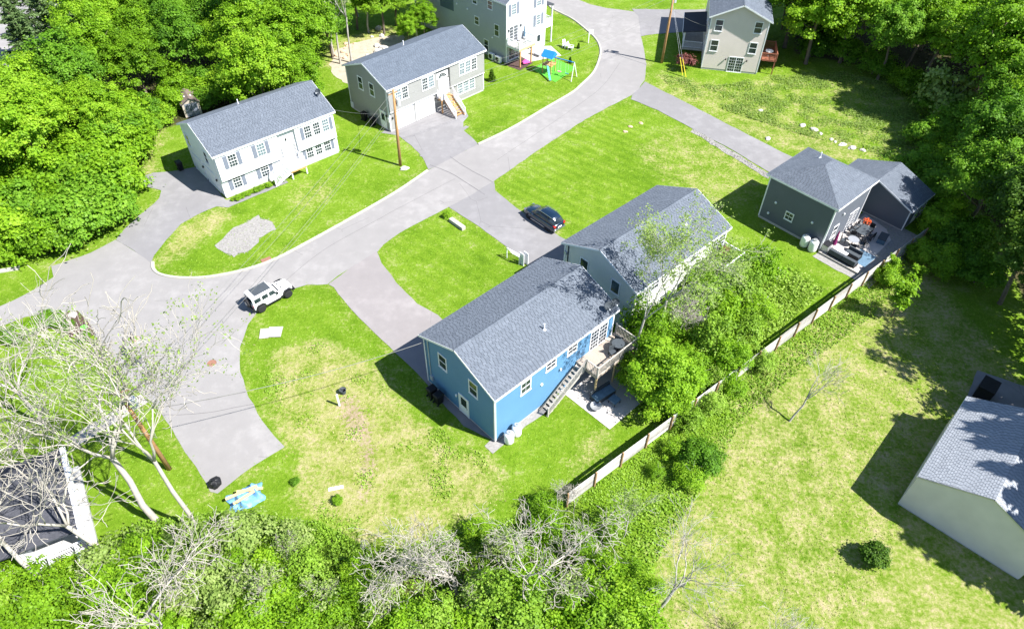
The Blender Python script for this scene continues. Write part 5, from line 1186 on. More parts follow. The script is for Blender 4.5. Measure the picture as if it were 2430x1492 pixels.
for i, (r_, z) in enumerate(((0.3, 0.0), (0.42, 0.12), (0.42, 0.3), (0.28, 0.45), (0.08, 0.55), (0.12, 0.66))):
    ring.append([(r_*(1+rr_.normal(0, 0.13))*math.cos(2*math.pi*k/14), r_*(1+rr_.normal(0, 0.13))*math.sin(2*math.pi*k/14), z+rr_.normal(0, 0.02)) for k in range(14)])
bg_ = mb.loft(ring).build('rubbish_bag', 'black_plastic'); bg_.location = (q[0], q[1], 0.02); tag(bg_, 'black plastic rubbish bag at the end of the road', 'rubbish bag')
for k, (u, v, w_, l_, rz) in enumerate(((628, 792, 0.75, 1.1, 0.15), (653, 789, 1.15, 1.15, 0.05))):
    q = P(u, v); pb = MB().box(-w_/2, w_/2, -l_/2, l_/2, 0.03, 0.06).build('flat_board', 'concrete'); pb.location = (q[0], q[1], 0.02+0.035*k); pb.rotation_euler = (0.01, 0, rz); tag(pb, ('smaller' if k == 0 else 'larger') + ' pale board lying flat on the lawn below the white car', 'board', 'boards on the lawn')
q0, q1 = np.array(P2(1070, 524)), np.array(P2(1101, 546)); d = q1-q0
bm_ = MB().box(-0.02, np.linalg.norm(d), -0.22, 0.22, 0.0, 0.36).build('stone_beam', 'concrete'); bm_.location = (*q0, 0); bm_.rotation_euler = (0, 0, math.atan2(d[1], d[0])); tag(bm_, 'pale granite beam lying on the lawn beside the driveway', 'stone beam')
# soccer goal
ga, gb = np.array(P2(1203, 612)), np.array(P2(1232, 628)); gl_ = thing('soccer_goal', 'white netted play goal beside the driveway of the cream house', 'soccer goal', (*(ga+gb)/2, 0), math.atan2(*(gb-ga)[::-1])); gw = np.linalg.norm(gb-ga)
MB().tube([(-gw/2, 0, 0), (-gw/2, 0, 1.2), (gw/2, 0, 1.2), (gw/2, 0, 0)], 0.05, 8).build('frame', 'white_vinyl', gl_)
MB().tube([(-gw/2, 0, 1.2), (-gw/2, 0.8, 0.03), (gw/2, 0.8, 0.03), (gw/2, 0, 1.2)], 0.04, 6).build('back_frame', 'white_vinyl', gl_)
mb = MB()
for k in range(11):
    x = -gw/2+gw*k/10; mb.beam((x, 0.02, 1.18), (x, 0.78, 0.05), 0.014, 0.014)
for k in range(9):
    t_ = k/8; mb.beam((-gw/2, 0.8*t_, 1.18-1.13*t_), (gw/2, 0.8*t_, 1.18-1.13*t_), 0.014, 0.014)
stuff(mb.build('net', 'net_white', gl_))
for k, (u, v) in enumerate(((1238, 628), (1248, 626))):
    bd = MB().box(-0.03, 0.03, -0.28, 0.28, 0, 1.35).build('sign_board', 'white_vinyl'); bd.location = P(u, v); bd.rotation_euler = (0, 0, 0.75); tag(bd, ('first' if k == 0 else 'second') + ' upright pale board beside the play goal', 'board', 'boards by the goal')
# manholes, stones, small posts
def disc(name, lab, cat, uv, r, mat, z=0.024):
    q = P(*uv); o = MB().lathe([(r, 0), (r, 0.02), (r*0.9, 0.022), (r*0.88, 0.014)], 22).build(name, mat); o.location = (q[0], q[1], z); return tag(o, lab, cat)
disc('manhole_cover', 'rusty round manhole cover in the middle of the road', 'manhole', (503, 862), 0.36, 'rust_iron'); disc('manhole_cover', 'green lid in the dark mulch bed at the corner', 'manhole', (199, 777), 0.3, 'play_green', 0.03)
q = P(632, 617); o = MB().box(-0.45, 0.45, -0.28, 0.28, 0, 0.03).build('storm_drain', 'rust_iron'); o.location = (q[0], q[1], 0.022); o.rotation_euler = (0, 0, 0.6); tag(o, 'rusty storm drain grate at the kerb', 'storm drain')
def stone(lab, uv, s, mat='rock', grp=None, flat=0.6, seed=0):
    rr_ = np.random.default_rng(seed+int(uv[0])); rings = []
    for zf, rf in ((0.0, 0.85), (0.3, 1.0), (0.65, 0.85), (0.95, 0.45)):
        rings.append([(s*rf*(1+rr_.normal(0, 0.14))*math.cos(2*math.pi*k/9), 0.75*s*rf*(1+rr_.normal(0, 0.14))*math.sin(2*math.pi*k/9), s*flat*2*zf*0.5*(1+rr_.normal(0, 0.08))) for k in range(9)])
    o = MB().loft(rings).build('boulder', mat); q = P(*uv); o.location = (q[0], q[1], -0.03); o.rotation_euler = (0, 0, rr_.uniform(0, 6)); return tag(o, lab, 'rock', grp)
stone('pale boulder at the foot of the driveway pole', (960, 401), 0.5, 'rock')
stone('white flat stone in the dark mulch bed', (172, 747), 0.45, 'rock', None, 0.35)
for k, (u, v, s) in enumerate(((1805, 263, 0.35), (1905, 299, 0.45), (1932, 309, 0.5), (1947, 318, 0.3), (1973, 331, 0.3), (1982, 337, 0.25), (2000, 344, 0.45), (2022, 352, 0.5), (2047, 357, 0.35), (1822, 330, 0.4))):
    stone(('first', 'second', 'third', 'fourth', 'fifth', 'sixth', 'seventh', 'eighth', 'rightmost', 'driveway-side')[k] + ' pale boulder along the grass above the slate house driveway', (u, v), s, 'rock', 'boulders above the slate house driveway')
for k, (u, v) in enumerate(((1496, 301), (1521, 293), (1484, 313))): stone(('middle', 'rightmost', 'leftmost')[k] + ' small tan rock on the lawn below the road bend', (u, v), 0.3, 'tan_rock', 'tan rocks on the lawn')
for k in range(26):
    u, v = 905+random.gauss(0, 18), 118+random.gauss(0, 14); stone('grey rubble stone in the pile behind the grey house', (u, v), random.uniform(0.25, 0.6), 'rock', 'rubble stones behind the grey house', 0.8, k)
for k in range(16):
    u, v = 822+random.gauss(0, 9), 128+random.gauss(0, 12); stone('brown stone in the heap left of the grey house yard', (u, v), random.uniform(0.2, 0.45), 'tan_rock', 'stone heap beside the grey house', 0.8, k+50)
q = P(806, 962); po = thing('marker_post', 'white marker post standing in the dry grass field', 'post', q, 0.2); MB().box(-0.06, 0.06, -0.06, 0.06, 0, 1.3).build('post', 'white_vinyl', po); MB().loft([[(-0.07, -0.07, 1.302), (0.07, -0.07, 1.302), (0.07, 0.07, 1.302), (-0.07, 0.07, 1.302)], [(-0.01, -0.01, 1.36), (0.01, -0.01, 1.36), (0.01, 0.01, 1.36), (-0.01, 0.01, 1.36)]]).build('cap', 'white_vinyl', po)
q = P(815, 932); bk = thing('bucket', 'dark bucket beside the white marker post', 'bucket', q, 0); MB().lathe([(0.2, 0), (0.26, 0.42), (0.28, 0.43), (0.24, 0.41), (0.18, 0.03)], 14).build('body', 'charcoal_cushion', bk); MB().tube([(0.26*math.cos(a), 0.02, 0.42+0.15*math.sin(a)) for a in np.linspace(0, math.pi, 9)], 0.012, 4).build('handle', 'grey_metal', bk)
q = P(797, 1158); o = MB().box(-0.5, 0.5, -0.12, 0.12, 0.0, 0.05).build('plank', 'white_paint'); o.location = q; o.rotation_euler = (0, 0, 0.25); tag(o, 'white plank lying in the dry field', 'plank')
q = P(20, 641); o = MB().box(-0.9, 0.9, -0.25, 0.25, 0.0, 0.1).build('stone_slab', 'concrete'); o.location = q; o.rotation_euler = (0, 0, 0.3); tag(o, 'pale slab in the grass at the left edge', 'slab')
# lawn chairs, lamp post, swing set, toys
chs = [MB().box(-0.28, 0.28, -0.3, 0.25, 0.3, 0.34).mesh('seat', 'white_paint'), MB().loft([[(-0.28, 0.22, 0.34), (0.28, 0.22, 0.34), (0.28, 0.26, 0.34), (-0.28, 0.26, 0.34)], [(-0.22, 0.5, 1.0), (0.22, 0.5, 1.0), (0.22, 0.54, 1.0), (-0.22, 0.54, 1.0)]]).mesh('backrest', 'white_paint'), MB().box(-0.04, 0.04, -0.35, 0.35, 0.5, 0.54).mesh('armrest', 'white_paint'), MB().box(-0.035, 0.035, -0.035, 0.035, 0, 0.499).mesh('leg', 'white_paint')]
for k, (u, v, rz) in enumerate(((1342, 114, 0.6), (1354, 118, 1.2))):
    c_ = thing('lawn_chair', ('left' if k == 0 else 'right') + ' white slatted lawn chair near the road bend', 'chair', P(u, v), rz, 'white lawn chairs')
    inst('seat', chs[0], c_); inst('backrest', chs[1], c_)
    for x in (-0.31, 0.31):
        inst('armrest', chs[2], c_, (x, 0, 0))
        for y in (-0.28, 0.28): inst('leg', chs[3], c_, (x, y, 0))
q = P(1396, 103); lp = thing('post_sign', 'white post with hanging sign at the kerb of the road bend', 'sign', q, 0.3)
MB().box(-0.05, 0.05, -0.05, 0.05, 0, 1.9).build('post', 'white_vinyl', lp); MB().box(-0.05, 0.65, -0.03, 0.03, 1.75, 1.82).build('arm', 'white_vinyl', lp); MB().box(0.1, 0.6, -0.02, 0.02, 1.25, 1.7).build('board', 'white_paint', lp)
q = P(1302, 172); ps = thing('playset', 'wooden playset with bright blue canopy, slide and swings on a green mat', 'playset', q, R(-30))
for x in (-0.6, 0.6):
    for y in (-0.6, 0.6): MB().box(x-0.05, x+0.05, y-0.05, y+0.05, 0, 2.3).build('post', 'new_wood', ps)
MB().box(-0.7, 0.7, -0.7, 0.7, 1.1, 1.18).build('platform', 'new_wood', ps)
MB().loft([[(-0.8, -0.8, 2.25), (0.8, -0.8, 2.25), (0.8, 0.8, 2.25), (-0.8, 0.8, 2.25)], [(-0.8, -0.05, 2.95), (0.8, -0.05, 2.95), (0.8, 0.05, 2.95), (-0.8, 0.05, 2.95)]]).build('canopy', 'play_blue', ps)
MB().loft([[(0.3+t_*1.3-0.3, -0.7-t_*1.6, 1.2-t_*1.05), (0.3+t_*1.3+0.25-0.3, -0.6-t_*1.6, 1.2-t_*1.05), (0.3+t_*1.3+0.25-0.3, -0.6-t_*1.6, 1.28-t_*1.05), (t_*1.3, -0.7-t_*1.6, 1.28-t_*1.05)] for t_ in (0, 0.3, 0.6, 0.85, 1.0)]).build('slide', 'teal', ps)
MB().beam((0.6, 0, 2.2), (3.6, 0, 2.2), 0.1, 0.1).build('swing_beam', 'play_blue', ps)
for y in (-0.8, 0.8): MB().beam((3.6, 0, 2.2), (3.7, y, 0), 0.08, 0.08).build('swing_leg', 'net_white', ps)
for x in (1.5, 2.6):
    for dx in (-0.2, 0.2): MB().tube([(x+dx, 0, 2.15), (x+dx, 0.05, 0.5)], 0.012, 4).build('rope', 'net_white', ps)
    MB().box(x-0.24, x+0.24, -0.05, 0.17, 0.45, 0.5).build('swing_seat', 'pink' if x < 2 else 'teal', ps)
q = P(1248, 152); ty = thing('ride_on_toy', 'pink ride-on toy car under the balcony deck', 'toy', q, 0.5)
MB().loft([sect(-0.5, 0.25, 0.22, 0.12, 0.4, 0.05), sect(0, 0.3, 0.22, 0.12, 0.62, 0.05), sect(0.5, 0.25, 0.2, 0.12, 0.35, 0.05)]).build('body', 'pink', ty)
for x in (-0.32, 0.32):
    for y in (-0.26, 0.26): w_ = MB().lathe([(0.11, -0.04), (0.11, 0.04)], 10).build('wheel', 'tyre', ty); w_.location = (x, y, 0.11); w_.rotation_euler = (R(90), 0, 0)
for k, (a, b) in enumerate(((4.6, -1.4), (5.6, -1.9))):
    c_ = thing('lounge_chair', ('left' if k == 0 else 'right') + ' grey lounge chair on the patio of the pale grey house', 'chair', (*loc2w('S', a, b), 0.04), rot+0.6*k)
    MB().box(-0.3, 0.3, -0.5, 0.4, 0.28, 0.34).build('seat', 'grey_metal', c_); MB().loft([[(-0.3, 0.38, 0.34), (0.3, 0.38, 0.34), (0.3, 0.42, 0.34), (-0.3, 0.42, 0.34)], [(-0.3, 0.65, 0.85), (0.3, 0.65, 0.85), (0.3, 0.69, 0.85), (-0.3, 0.69, 0.85)]]).build('backrest', 'grey_metal', c_)
    for x in (-0.26, 0.26):
        for y in (-0.45, 0.35): MB().box(x-0.02, x+0.02, y-0.02, y+0.02, 0, 0.279).build('leg', 'dark_metal', c_)

# ------------------------------------------------------------------ vegetation
def kites(C, N, size, asp=0.7, fold=0.12, rng=RNG):
    """one folded kite-shaped leaf per row: centres C, normals N"""
    n = len(C); N = N/np.linalg.norm(N, axis=1, keepdims=True)
    t = rng.normal(size=(n, 3)); t -= N*(t*N).sum(1, keepdims=True); t /= np.linalg.norm(t, axis=1, keepdims=True)+1e-9
    b = np.cross(N, t); s = np.asarray(size).reshape(-1, 1)
    V = np.stack([C-t*s*0.5, C+b*s*asp*0.5+N*s*fold, C+t*s*0.55, C-b*s*asp*0.5+N*s*fold], 1).reshape(-1, 3)
    return V, np.arange(n*4).reshape(-1, 4)
def leaf_mesh(name, C, N, size, col, mat, asp=0.7, rng=RNG):
    V, F = kites(C, N, size, asp, 0.12, rng); return np_mesh(name, V, F, mat, np.repeat(col, 4))
def crown(seed, R_, Hc, zc, nclump, per, leaf, mat, lump=0.28, clump_r=0.3, low=-0.55, gap=0.0, flat=0.55):
    """leaf clumps spread over and through an uneven crown volume"""
    rg = np.random.default_rng(seed); C = []; N = []; S_ = []; K = []
    ph = rg.uniform(0, 6.28, 6)
    for i in range(nclump):
        u = rg.uniform(low, 1.0); th = rg.uniform(0, 2*math.pi); s = math.sqrt(max(0, 1-u*u))
        rad = 1+lump*(0.6*math.sin(2*th+ph[0])*s+0.5*math.sin(3*th+ph[1]+2*u)+0.5*math.sin(4*u+ph[2])+0.3*math.sin(5*th+ph[3]))
        rad *= rg.uniform(0.62, 1.0) if rg.random() < 0.72 else rg.uniform(0.25, 0.62)
        c = np.array([s*math.cos(th)*R_*rad, s*math.sin(th)*R_*rad, zc+u*Hc*rad]); out = c-np.array([0, 0, zc-Hc*0.3]); out /= np.linalg.norm(out)+1e-6
        cr = R_*clump_r*rg.uniform(0.65, 1.35); n = max(6, int(per*rg.uniform(0.6, 1.4)*(cr/(R_*clump_r))**2))
        d = rg.normal(size=(n, 3)); d /= np.linalg.norm(d, axis=1, keepdims=True); d[:, 2] = np.abs(d[:, 2])*1.0-0.25
        p = c+d*cr*np.array([1, 1, flat])*rg.uniform(0.5, 1.0, (n, 1))
        nn = d*0.55+out*0.5+np.array([0, 0, 0.65])+rg.normal(0, 0.38, (n, 3))
        tone = rg.normal(0.5, 0.14)
        C.append(p); N.append(nn); S_.append(leaf*rg.uniform(0.65, 1.35, n)); K.append(np.clip(tone+rg.normal(0, 0.13, n), 0, 1))
    C, N, S_, K = np.concatenate(C), np.concatenate(N), np.concatenate(S_), np.concatenate(K)
    k = rg.integers(0, len(C), int(len(C)*0.4)); J = rg.normal(0, 1, (len(k), 3))*R_*clump_r*0.55     # stray leaves between the clumps
    return leaf_mesh('crown', np.concatenate([C, C[k]+J]), np.concatenate([N, N[k]+rg.normal(0, 0.5, J.shape)]), np.concatenate([S_, S_[k]*0.9]), np.concatenate([K, np.clip(K[k]+rg.normal(0, 0.12, len(k)), 0, 1)]), mat, 0.72, rg)
def trunk_mesh(seed, h, r, nlimb, R_, zc, mat='bark'):
    rg = np.random.default_rng(seed); mb = MB(); top = np.array([rg.normal(0, 0.25), rg.normal(0, 0.25), h])
    pts = [np.array([0, 0, -0.2]), np.array([0, 0, 0.3])]+[top*f+np.append(rg.normal(0, 0.12, 2), 0) for f in (0.3, 0.55, 0.8, 1.0)]
    mb.tube(pts, [r*1.35, r*1.05, r*0.85, r*0.68, r*0.45, r*0.15], 8)
    for k in range(nlimb):
        f = rg.uniform(0.35, 0.85); p = top*f; th = 2.4*k+rg.normal(0, 0.3); L = R_*rg.uniform(0.55, 0.9)
        q = p+np.array([math.cos(th)*L, math.sin(th)*L, L*rg.uniform(0.3, 0.9)]); m_ = (p+q)/2+np.array([0, 0, -0.12*L])+rg.normal(0, 0.1, 3)
        mb.tube([p, m_, q], [r*0.4, r*0.26, r*0.06], 5)
    return mb.mesh('trunk', mat, True)
KIND = {}
def kind(name, variants, trunk): KIND[name] = (variants, trunk)
for nm, mat, seeds in (('broad_bright', 'leaf_bright', (1, 2, 3)), ('broad_mid', 'leaf_mid', (4, 5, 6)), ('broad_dark', 'leaf_dark', (7, 8))):
    KIND[nm] = [(crown(s, 3.4, 3.6, 6.6, 250, 78, 0.22, mat, 0.28, 0.17, -0.6, 0, 0.9), trunk_mesh(s, 8.6, 0.2, 8, 3.0, 6.6)) for s in seeds]
KIND['bush_bright'] = [(crown(s, 1.7, 1.25, 1.25, 95, 75, 0.18, 'leaf_bright', 0.3, 0.25, -0.5, 0, 0.75), trunk_mesh(s, 1.7, 0.06, 6, 1.2, 1.3)) for s in (11, 12, 13)]
KIND['bush_mid'] = [(crown(s, 1.7, 1.25, 1.25, 95, 75, 0.17, 'leaf_mid', 0.3, 0.25, -0.5, 0, 0.75), trunk_mesh(s, 1.7, 0.06, 6, 1.2, 1.3)) for s in (14, 15, 16)]
KIND['bush_pale'] = [(crown(s, 1.6, 1.2, 1.2, 55, 45, 0.2, 'leaf_pale', 0.3, 0.34, -0.4), trunk_mesh(s, 2.0, 0.05, 9, 1.4, 1.3, 'grey_bark')) for s in (17, 18)]
KIND['lilac'] = [(crown(s, 1.7, 1.5, 1.5, 80, 34, 0.17, mt, 0.34, 0.27, -0.5, 0, 0.9), trunk_mesh(s, 2.4, 0.05, 10, 1.5, 1.6, 'grey_bark')) for s, mt in ((51, 'leaf_bright'), (52, 'leaf_weed'), (53, 'leaf_bright'))]
KIND['ball_bush'] = [(crown(19, 0.75, 0.7, 0.75, 60, 60, 0.13, 'leaf_dark', 0.06, 0.3, -0.6), trunk_mesh(19, 0.8, 0.06, 4, 0.5, 0.6))]
KIND['big_bush'] = [(crown(s, 3.2, 2.6, 2.9, 200, 95, 0.21, 'leaf_bright', 0.28, 0.19, -0.6, 0, 0.8), trunk_mesh(s, 4.2, 0.12, 8, 2.4, 3.0)) for s in (21, 22)]
def conifer(seed, h, r0, mat, n_whorl, droop=0.12, per=70, leaf=0.3, start=0.18):
    rg = np.random.default_rng(seed); C = []; N = []; S_ = []; K = []; mb = MB(); mb.tube([(0, 0, -0.2), (0.05, 0, h*0.5), (0, 0.05, h)], [0.2, 0.13, 0.02], 8)
    for i in range(n_whorl):
        f = start+(1-start)*i/n_whorl; z = h*f; rad = r0*(1-f)**0.8*rg.uniform(0.75, 1.15)+0.15; nb_ = rg.integers(4, 7); t0 = rg.uniform(0, 6.28)
        for k in range(nb_):
            th = t0+2*math.pi*k/nb_+rg.normal(0, 0.2); L = rad*rg.uniform(0.7, 1.15); n = max(8, int(per*L/r0))
            s = rg.uniform(0.15, 1, n); w = 0.28*L*(1-0.5*s)*rg.normal(0, 0.6, n)
            p = np.stack([np.cos(th)*L*s-np.sin(th)*w, np.sin(th)*L*s+np.cos(th)*w, z-droop*L*s+rg.normal(0, 0.09, n)+0.1*s*L], 1); C.append(p)
            N.append(np.stack([rg.normal(0, 0.35, n), rg.normal(0, 0.35, n), np.ones(n)], 1)); S_.append(leaf*rg.uniform(0.7, 1.4, n)); K.append(np.clip(rg.normal(0.5, 0.18, n), 0, 1))
            mb.tube([(0, 0, z), (math.cos(th)*L*0.9, math.sin(th)*L*0.9, z-droop*L*0.6)], [0.035, 0.008], 4, False)
    return (leaf_mesh('crown', np.concatenate(C), np.concatenate(N), np.concatenate(S_), np.concatenate(K), mat, 0.34, rg), mb.mesh('trunk', 'bark', True))
KIND['pine'] = [conifer(s, 13, 3.4, 'leaf_pine', 15, 0.05, 110, 0.5, 0.3) for s in (31, 32)]
KIND['spruce'] = [conifer(s, 15, 3.0, 'leaf_dark', 26, 0.3, 90, 0.42, 0.08) for s in (33, 34)]
KIND['small_cedar'] = [conifer(35, 1.5, 0.42, 'leaf_dark', 16, 0.1, 60, 0.14, 0.05)]
def tree(kd, lab, cat, xy, s, group=None, name='tree', sz=1.0, v=None):
    vs = KIND[kd]; c, t = vs[(random.randrange(len(vs)) if v is None else v)]
    o = thing(name, lab, cat, (xy[0], xy[1], 0), random.uniform(0, 6.28), group); o.scale = (s, s, s*sz)
    inst('trunk', t, o); inst('crown', c, o); return o
def scatter_in(px, z, dmin, rng, tries=4000, ground=False):
    poly = [P2(u, v, z) for u, v in px]; xs = [p[0] for p in poly]; ys = [p[1] for p in poly]; out = []
    Q = np.stack([rng.uniform(min(xs), max(xs), tries), rng.uniform(min(ys), max(ys), tries)], 1); ok = inpoly(poly, Q[:, 0], Q[:, 1])
    for q in Q[ok]:
        if out and np.min(np.hypot(*(np.array(out)-q).T)) < dmin: continue
        out.append(q)
    return out
rv = np.random.default_rng(21)
def clear(q, r):                                             # keep crowns' stems off paving and buildings
    th = np.linspace(0, 6.28, 8); X = q[0]+r*np.cos(th); Y = q[1]+r*np.sin(th); return not (samp(paved, X, Y).any() or samp(built, X, Y).any())
# left wood
for q in scatter_in([(-160,-70),(760,-70),(745,110),(690,165),(590,190),(480,150),(400,205),(300,215),(230,270),(130,250),(60,300),(-160,370)], 6.5, 4.3, rv):
    if inpoly([P2(*p, 6.5) for p in [(-300,-150),(215,-150),(225,30),(150,120),(60,170),(-300,170)]], np.array([q[0]]), np.array([q[1]]))[0] or not clear(q, 1.0) or (abs(q[0]+38.8) < 4.6 and 62 < q[1] < 78.5): continue
    kd = rv.choice(['broad_bright', 'broad_bright', 'broad_mid']); tree(kd, 'leafy green tree in the dense wood at upper left', 'tree', q, rv.uniform(0.75, 1.25), 'trees of the upper left wood', 'broadleaf_tree', rv.uniform(0.85, 1.2))
for q in scatter_in([(-120,360),(40,330),(150,310),(300,300),(320,380),(300,450),(230,530),(120,580),(0,595),(-120,610)], 1.6, 2.1, rv):
    if not clear(q, 1.9): continue
    tree(rv.choice(['bush_bright', 'bush_bright', 'bush_mid']), 'dense bright green bush on the bank left of the white house driveway', 'bush', q, rv.uniform(1.0, 1.9), 'bushes on the left bank', 'bush')
for u, v, s in ((340,260,1.2),(520,215,1.3),(408,232,1.1),(450,215,1.1),(490,228,0.9),(375,262,0.9),(350,285,0.8),(480,190,1.3),(420,195,1.3),(560,215,1.5),(620,205,1.2),(680,175,1.4),(300,270,1.5),(640,120,1.7),(700,110,1.6),(340,300,0.8)):
    q = P2(u, v, 1.5); tree(rv.choice(['bush_bright', 'bush_mid']), 'green shrub on the wood edge behind the white house', 'shrub', q, s, 'shrubs on the wood edge', 'shrub')
for k, (u, v, h_) in enumerate(((120,60,1.0),(60,110,0.95),(30,30,0.9),(160,20,0.9),(200,110,0.8),(95,0,1.05))):
    q = P2(u, v, 6.5); tree('pine', 'thin feathery pine in front of the pale parking lot, upper left', 'pine tree', q, h_, 'pines at the parking lot', 'pine_tree')
# trees behind the grey house
for u, v, kd, s in ((770,30,'broad_mid',0.9),(835,-20,'broad_bright',0.8),(900,-15,'broad_bright',0.85),(965,62,'broad_bright',0.42),(1005,40,'broad_bright',0.5),(1000,-30,'broad_mid',0.8),(930,-40,'broad_bright',0.9)):
    tree(kd, 'slender leafy tree between the wood and the pale grey house', 'tree', P2(u, v, 6.6*s), s, 'trees behind the grey house', 'broadleaf_tree')
# right wood
for q in scatter_in([(1880,-70),(2600,-70),(2620,520),(2520,470),(2450,320),(2380,210),(2290,130),(2190,95),(2060,70),(1960,50),(1895,20)], 6.5, 4.6, rv):
    if not clear(q, 1.0): continue
    tree(rv.choice(['broad_mid', 'broad_bright', 'broad_bright']), 'leafy green tree in the shady wood at upper right', 'tree', q, rv.uniform(0.85, 1.35), 'trees of the upper right wood', 'broadleaf_tree', rv.uniform(0.85, 1.2))
for q in scatter_in([(2330,330),(2430,360),(2540,430),(2680,700),(2720,980),(2600,960),(2530,800),(2470,660),(2420,560),(2350,450)], 5.5, 4.4, rv):
    if not clear(q, 0.8): continue
    tree(rv.choice(['broad_mid', 'broad_dark', 'broad_dark']), 'tall dark tree on the right edge shading the lawn', 'tree', q, rv.uniform(0.9, 1.25), 'trees shading the right lawn', 'broadleaf_tree', rv.uniform(0.9, 1.2))
for u, v, s in ((1900,60,1.5),(1930,110,1.2),(1960,90,1.6),(2010,120,1.3),(2080,150,1.2),(2160,190,1.2),(2230,250,1.5),(2270,300,1.6),(2200,320,1.2),(2180,400,1.3),(2230,440,1.5),(2290,400,1.6),(2240,520,1.2),(2300,560,1.3),(2120,640,0.7),(2250,620,1.0),(2330,640,1.2),(2200,590,0.8)):
    q = P2(u, v, 1.5); tree(rv.choice(['bush_mid', 'bush_mid', 'bush_bright']), 'green shrub along the edge of the right wood', 'shrub', q, s, 'shrubs along the right wood', 'shrub')
tree('bush_pale', 'tall pale green shrub standing out at the right wood edge', 'shrub', P2(2235, 250, 2), 1.9, None, 'shrub', 1.3)
for k, (u, v, z, h_) in enumerate(((2290, 955, 3.7, 17), (2292, 1012, 3.8, 18), (2300, 1050, 4.0, 16), (2318, 1112, 4.3, 19), (2378, 1165, 5.0, 17), (2400, 1230, 4.9, 16), (2360, 900, 0.0, 18), (2440, 1330, 0.0, 15), (2400, 1010, 4.2, 22), (2420, 1100, 4.6, 21))):
    r_ = Vector(P(u, v, z)); q = r_+to_sun*((h_-z)/to_sun.z)
    tree('spruce', 'tall dark spruce right of the yellow garage, casting jagged shade on its roof', 'spruce', (q.x, q.y), h_/15.0*1.5, 'spruces right of the garage', 'spruce_tree', 1/1.5)
# bottom thicket
for q in scatter_in([(300,1300),(420,1270),(520,1262),(640,1255),(760,1290),(880,1350),(930,1420),(1040,1440),(1200,1420),(1330,1350),(1420,1320),(1470,1400),(1540,1480),(1560,1620),(-120,1620),(-120,1390),(60,1340),(200,1350)], 1.2, 1.75, rv):
    if not clear(q, 1.2): continue
    tree(rv.choice(['bush_bright', 'lilac', 'lilac', 'bush_pale', 'lilac']), 'bright green bush in the thicket along the bottom edge', 'bush', q, rv.uniform(0.6, 1.15), 'bushes of the bottom thicket', 'bush')
for u, v, s in ((1210,1300,0.7),(1300,1250,0.7),(1290,1190,0.55),(1380,1290,0.6),(1450,1260,0.4),(1130,1250,0.5),(1560,1110,0.35),(1600,1060,0.45),(1640,1130,0.6),(1500,1340,0.4),(1560,1390,0.4),(1470,1420,0.6)):
    tree('lilac', 'loose green bush beside the near end of the fence', 'bush', P2(u, v, 0.9), s, 'bushes at the near fence end', 'bush')
tree('bush_mid', 'dark round shrub on the lawn below the fence', 'shrub', P2(1662, 1090, 0.9), 0.85, None, 'shrub')
tree('ball_bush', 'single round clipped bush on the lawn near the yellow garage', 'bush', P2(2070, 1320, 0.5), 1.05, None, 'round_bush')
# thicket between the houses and the fence
tree('big_bush', 'dense dark green tree covering the fence beside the blue house patio', 'tree', P2(1562, 895, 2.6), 0.85, None, 'broadleaf_tree', 1.1, 0)
for u, v, s in ((1600,940,0.45),(1630,855,0.5),(1520,880,0.5)): tree('big_bush', 'green shrub clump around the big tree by the patio', 'shrub', P2(u, v, 1.9), s, 'shrubs around the patio tree', 'shrub')
for u, v, s in ((1530,800,1.0),(1590,790,0.9),(1680,820,1.1),(1720,760,1.0),(1660,740,1.1),(1600,720,0.8),(1760,700,1.0),(1700,690,1.0),(1800,650,1.0),(1740,640,1.0),(1690,640,0.8),(1800,740,0.8),(1770,790,0.8),(1650,680,0.9),(1560,850,0.9),(1720,860,0.8)):
    o = tree('lilac', 'lilac bush in the thicket behind the cream house', 'bush', P2(u, v, 1.1), s*rv.uniform(0.85, 1.2), 'lilac bushes behind the cream house', 'lilac_bush', rv.uniform(1.0, 1.6))
for u, v, s in ((1650,900,0.7),(1700,900,0.6),(1760,850,0.6),(1690,960,0.6),(1640,1000,0.6),(1740,920,0.6),(1810,860,0.6)):
    tree('lilac', 'low weedy bush on the camera side of the fence', 'bush', P2(u, v, 0.7), s, 'weedy bushes along the fence', 'bush')
tree('small_cedar', 'small dark cedar planted beside the grey house', 'shrub', P2(1167, 182, 0.6), 1.0, None, 'cedar_shrub'); tree('small_cedar', 'tiny dark shrub on the lawn by the playset', 'shrub', P2(1353, 145, 0.3), 0.55, None, 'cedar_shrub')
tree('small_cedar', 'tiny dark shrub behind the white lawn chairs', 'shrub', P2(1373, 110, 0.3), 0.5, None, 'cedar_shrub')
KIND['red_shrub'] = [(crown(41, 1.1, 0.9, 1.2, 40, 40, 0.2, 'leaf_red', 0.2, 0.35, -0.4), trunk_mesh(41, 1.5, 0.05, 6, 0.8, 1.0))]
tree('red_shrub', 'dark red leaved shrub at the corner of the beige house', 'shrub', P2(1625, 148, 1.0), 1.0, None, 'red_shrub')
KIND['young_tree'] = [(crown(43, 0.8, 2.0, 3.0, 46, 36, 0.26, 'leaf_bright', 0.25, 0.42, -0.9), trunk_mesh(43, 4.6, 0.06, 6, 0.6, 3.0))]
tree('young_tree', 'slim bright young tree sunlit at the edge of the shaded right lawn', 'tree', P2(2145, 700, 2.6), 0.95, None, 'young_tree')
for u, v, s in ((2120,625,0.5),(2175,650,0.55)): tree('young_tree', 'young sapling in the shade beyond the fence end', 'tree', P2(u, v, 1.5), s, 'saplings beyond the fence', 'young_tree')
for k in range(14):                                          # planting along the white house front
    a = -6.3+k*0.42; tree('bush_bright', 'small bright plant in the bed along the white house front', 'plant', loc2w('W', a, -4.6+rv.normal(0, 0.06)), rv.uniform(0.12, 0.22), 'plants in front of the white house', 'garden_plant')
